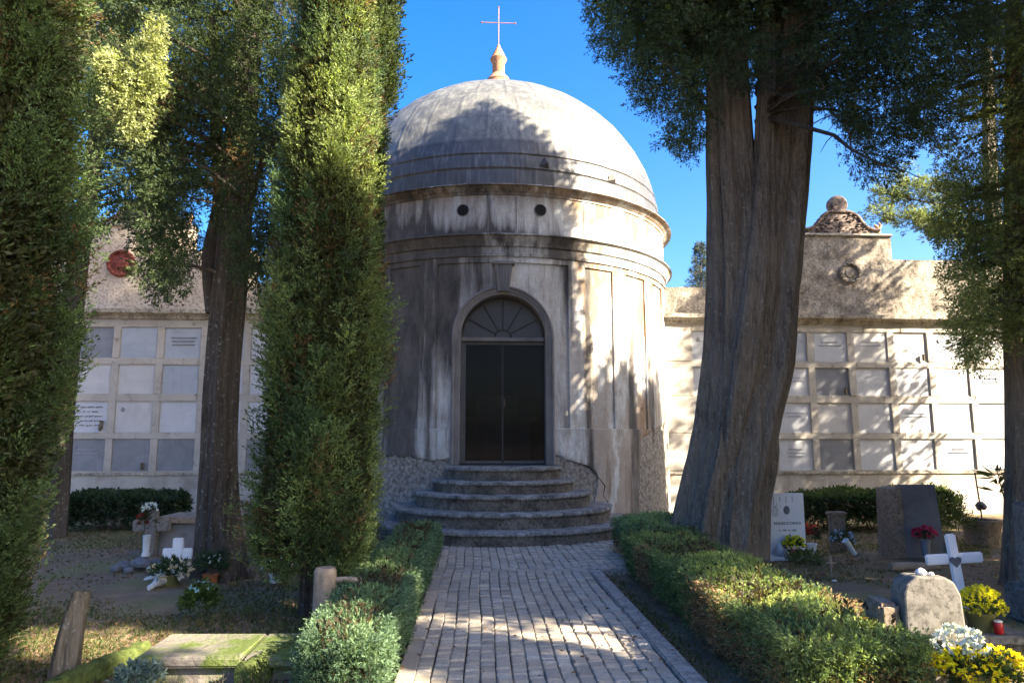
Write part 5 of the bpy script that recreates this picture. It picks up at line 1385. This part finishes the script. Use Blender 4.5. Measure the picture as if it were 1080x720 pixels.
# stone post with a broken wooden arm
b = g3(341, 664); t = grp('stone_post', b, 'round topped pale post with a stubby broken arm in the left hedge', 'post'); D_ = b[1]; zt_ = P(342, 598, D_).z+.02; k = 11.5/F*D_
mb = MB(); stem_mesh(mb, [(0.01, 0, -.1), (.005, 0, zt_*.5), (0, 0, zt_-.02), (0, 0, zt_)], [k*1.15, k, k*.95, k*.8], 5, flutes=3, amp=.03, n=28, dz=.03)
mb.build('shaft', MAT['wood'], t, 60)
q = MB(); q.tube([(k*.8, 0, zt_-.10), (k+.10, -.02, zt_-.09), (k+.19, -.03, zt_-.10), (k+.21, -.02, zt_-.16)], [.025, .022, .026, .016], 8); q.build('arm', MAT['wood'], t, 50)

# a leafy shoot growing from the right hand cypress stem is a plant of its own on the wall side
b = P(1052, 506, 9.5); t = grp('palm_shoot', (b.x, b.y, 0), 'thin wild shoot with long narrow leaves before the sunlit niche wall at far right', 'plant')
q = MB(); zt_ = b.z+.15; q.tube([(.1, 0, -.05), (.08, 0, zt_*.6), (0, 0, zt_)], [.012, .009, .005], 6); q.build('stem', MAT['twig'], t)
f = Fol(420); r_ = f.r; n = 26; a = r_.random(n)*6.28; f.sprays(np.stack([.0*a, 0*a, zt_-.35*r_.random(n)], 1), unit(np.stack([np.cos(a), np.sin(a), .2+0*a], 1)), .05, 3, .26, .03, (.08, .10, .04), .3); f.build('leaves', t)

# ------------------------------------------------------------------ grass, litter, twigs
def in_path(X, Y): return ((X > PX0-.02) & (X < PX1+.02) & (Y < 8.8)) | ((X > PX0-.8) & (X < PX1+1.4) & (Y >= 8.7))
f = Fol(500); r = f.r; n = 130000
Y = 3.6+9.5*r.random(n)**1.4; X = (r.uniform(-.78, .72, n))*Y
g_ = fbm(X, Y, 44, 1.2, 5)+.6*(X < -1)*np.exp(-((Y-6.0)/1.0)**2)
ok = (~in_path(X, Y)) & (g_ > .08+.25*r.normal(size=n)) & ~((X > 1.6) & (X < 2.8))
X, Y = X[ok], Y[ok]; n = len(X)
cc = np.where((r.random(n) < .35)[:, None], np.array((.14, .13, .05)), np.array((.06, .085, .025)))
f.sprays(np.stack([X, Y, -.035+.01*r.random(n)], 1), unit(np.stack([r.normal(size=n)*.3, r.normal(size=n)*.3, np.ones(n)], 1)), .006, 3, .032, .007, cc, .5)
o = f.build('grass', None); tag(o, kind='stuff')
f = Fol(501); r = f.r; n = 16000
Y = 3.4+9.5*r.random(n)**1.3; X = r.uniform(-.8, .75, n)*Y
ok = (~in_path(X, Y)) | (r.random(n) < .035); X, Y = X[ok], Y[ok]; n = len(X)
k = r.random((n, 1)); cc = np.array((.22, .13, .06))*k+np.array((.10, .07, .045))*(1-k)
inp = in_path(X, Y)
f.sprays(np.stack([X, Y, np.where(inp, .012, -.012)+.0*X], 1), unit(np.stack([r.normal(size=n), r.normal(size=n), .15+0*X], 1)), .004, 2, .034, .013, cc, .35)
o = f.build('fallen_leaves', None); tag(o, kind='stuff')
mb = MB(); rr_ = random.Random(12)
for i in range(260):
    if i < 110: y = rr_.uniform(4.2, 4.7); x = rr_.uniform(-2.1, -1.05)
    else: y = rr_.uniform(4.2, 8.5); x = rr_.choice([rr_.uniform(1.5, 1.9), rr_.uniform(2.7, 4.5), rr_.uniform(-4, -1.2)])
    up = rr_.uniform(.1, 1.6) if i < 110 else rr_.uniform(-.02, .15); a = Vector((x, y, -.03)); d = Vector((rr_.uniform(-1, 1), rr_.uniform(-1, 1), up)); d = d.normalized()*rr_.uniform(.05, .17)
    mb.tube([a, a+d*.6+Vector((0, 0, .01)), a+d], [.003, .0025, .001], 4)
    if i < 110: mb.tube([a+d*.6, a+d*.6+Vector((rr_.uniform(-.05, .05), rr_.uniform(-.05, .05), .05))], [.002, .001], 4)
o = mb.build('dry_twigs', MAT['twig']); tag(o, kind='stuff')
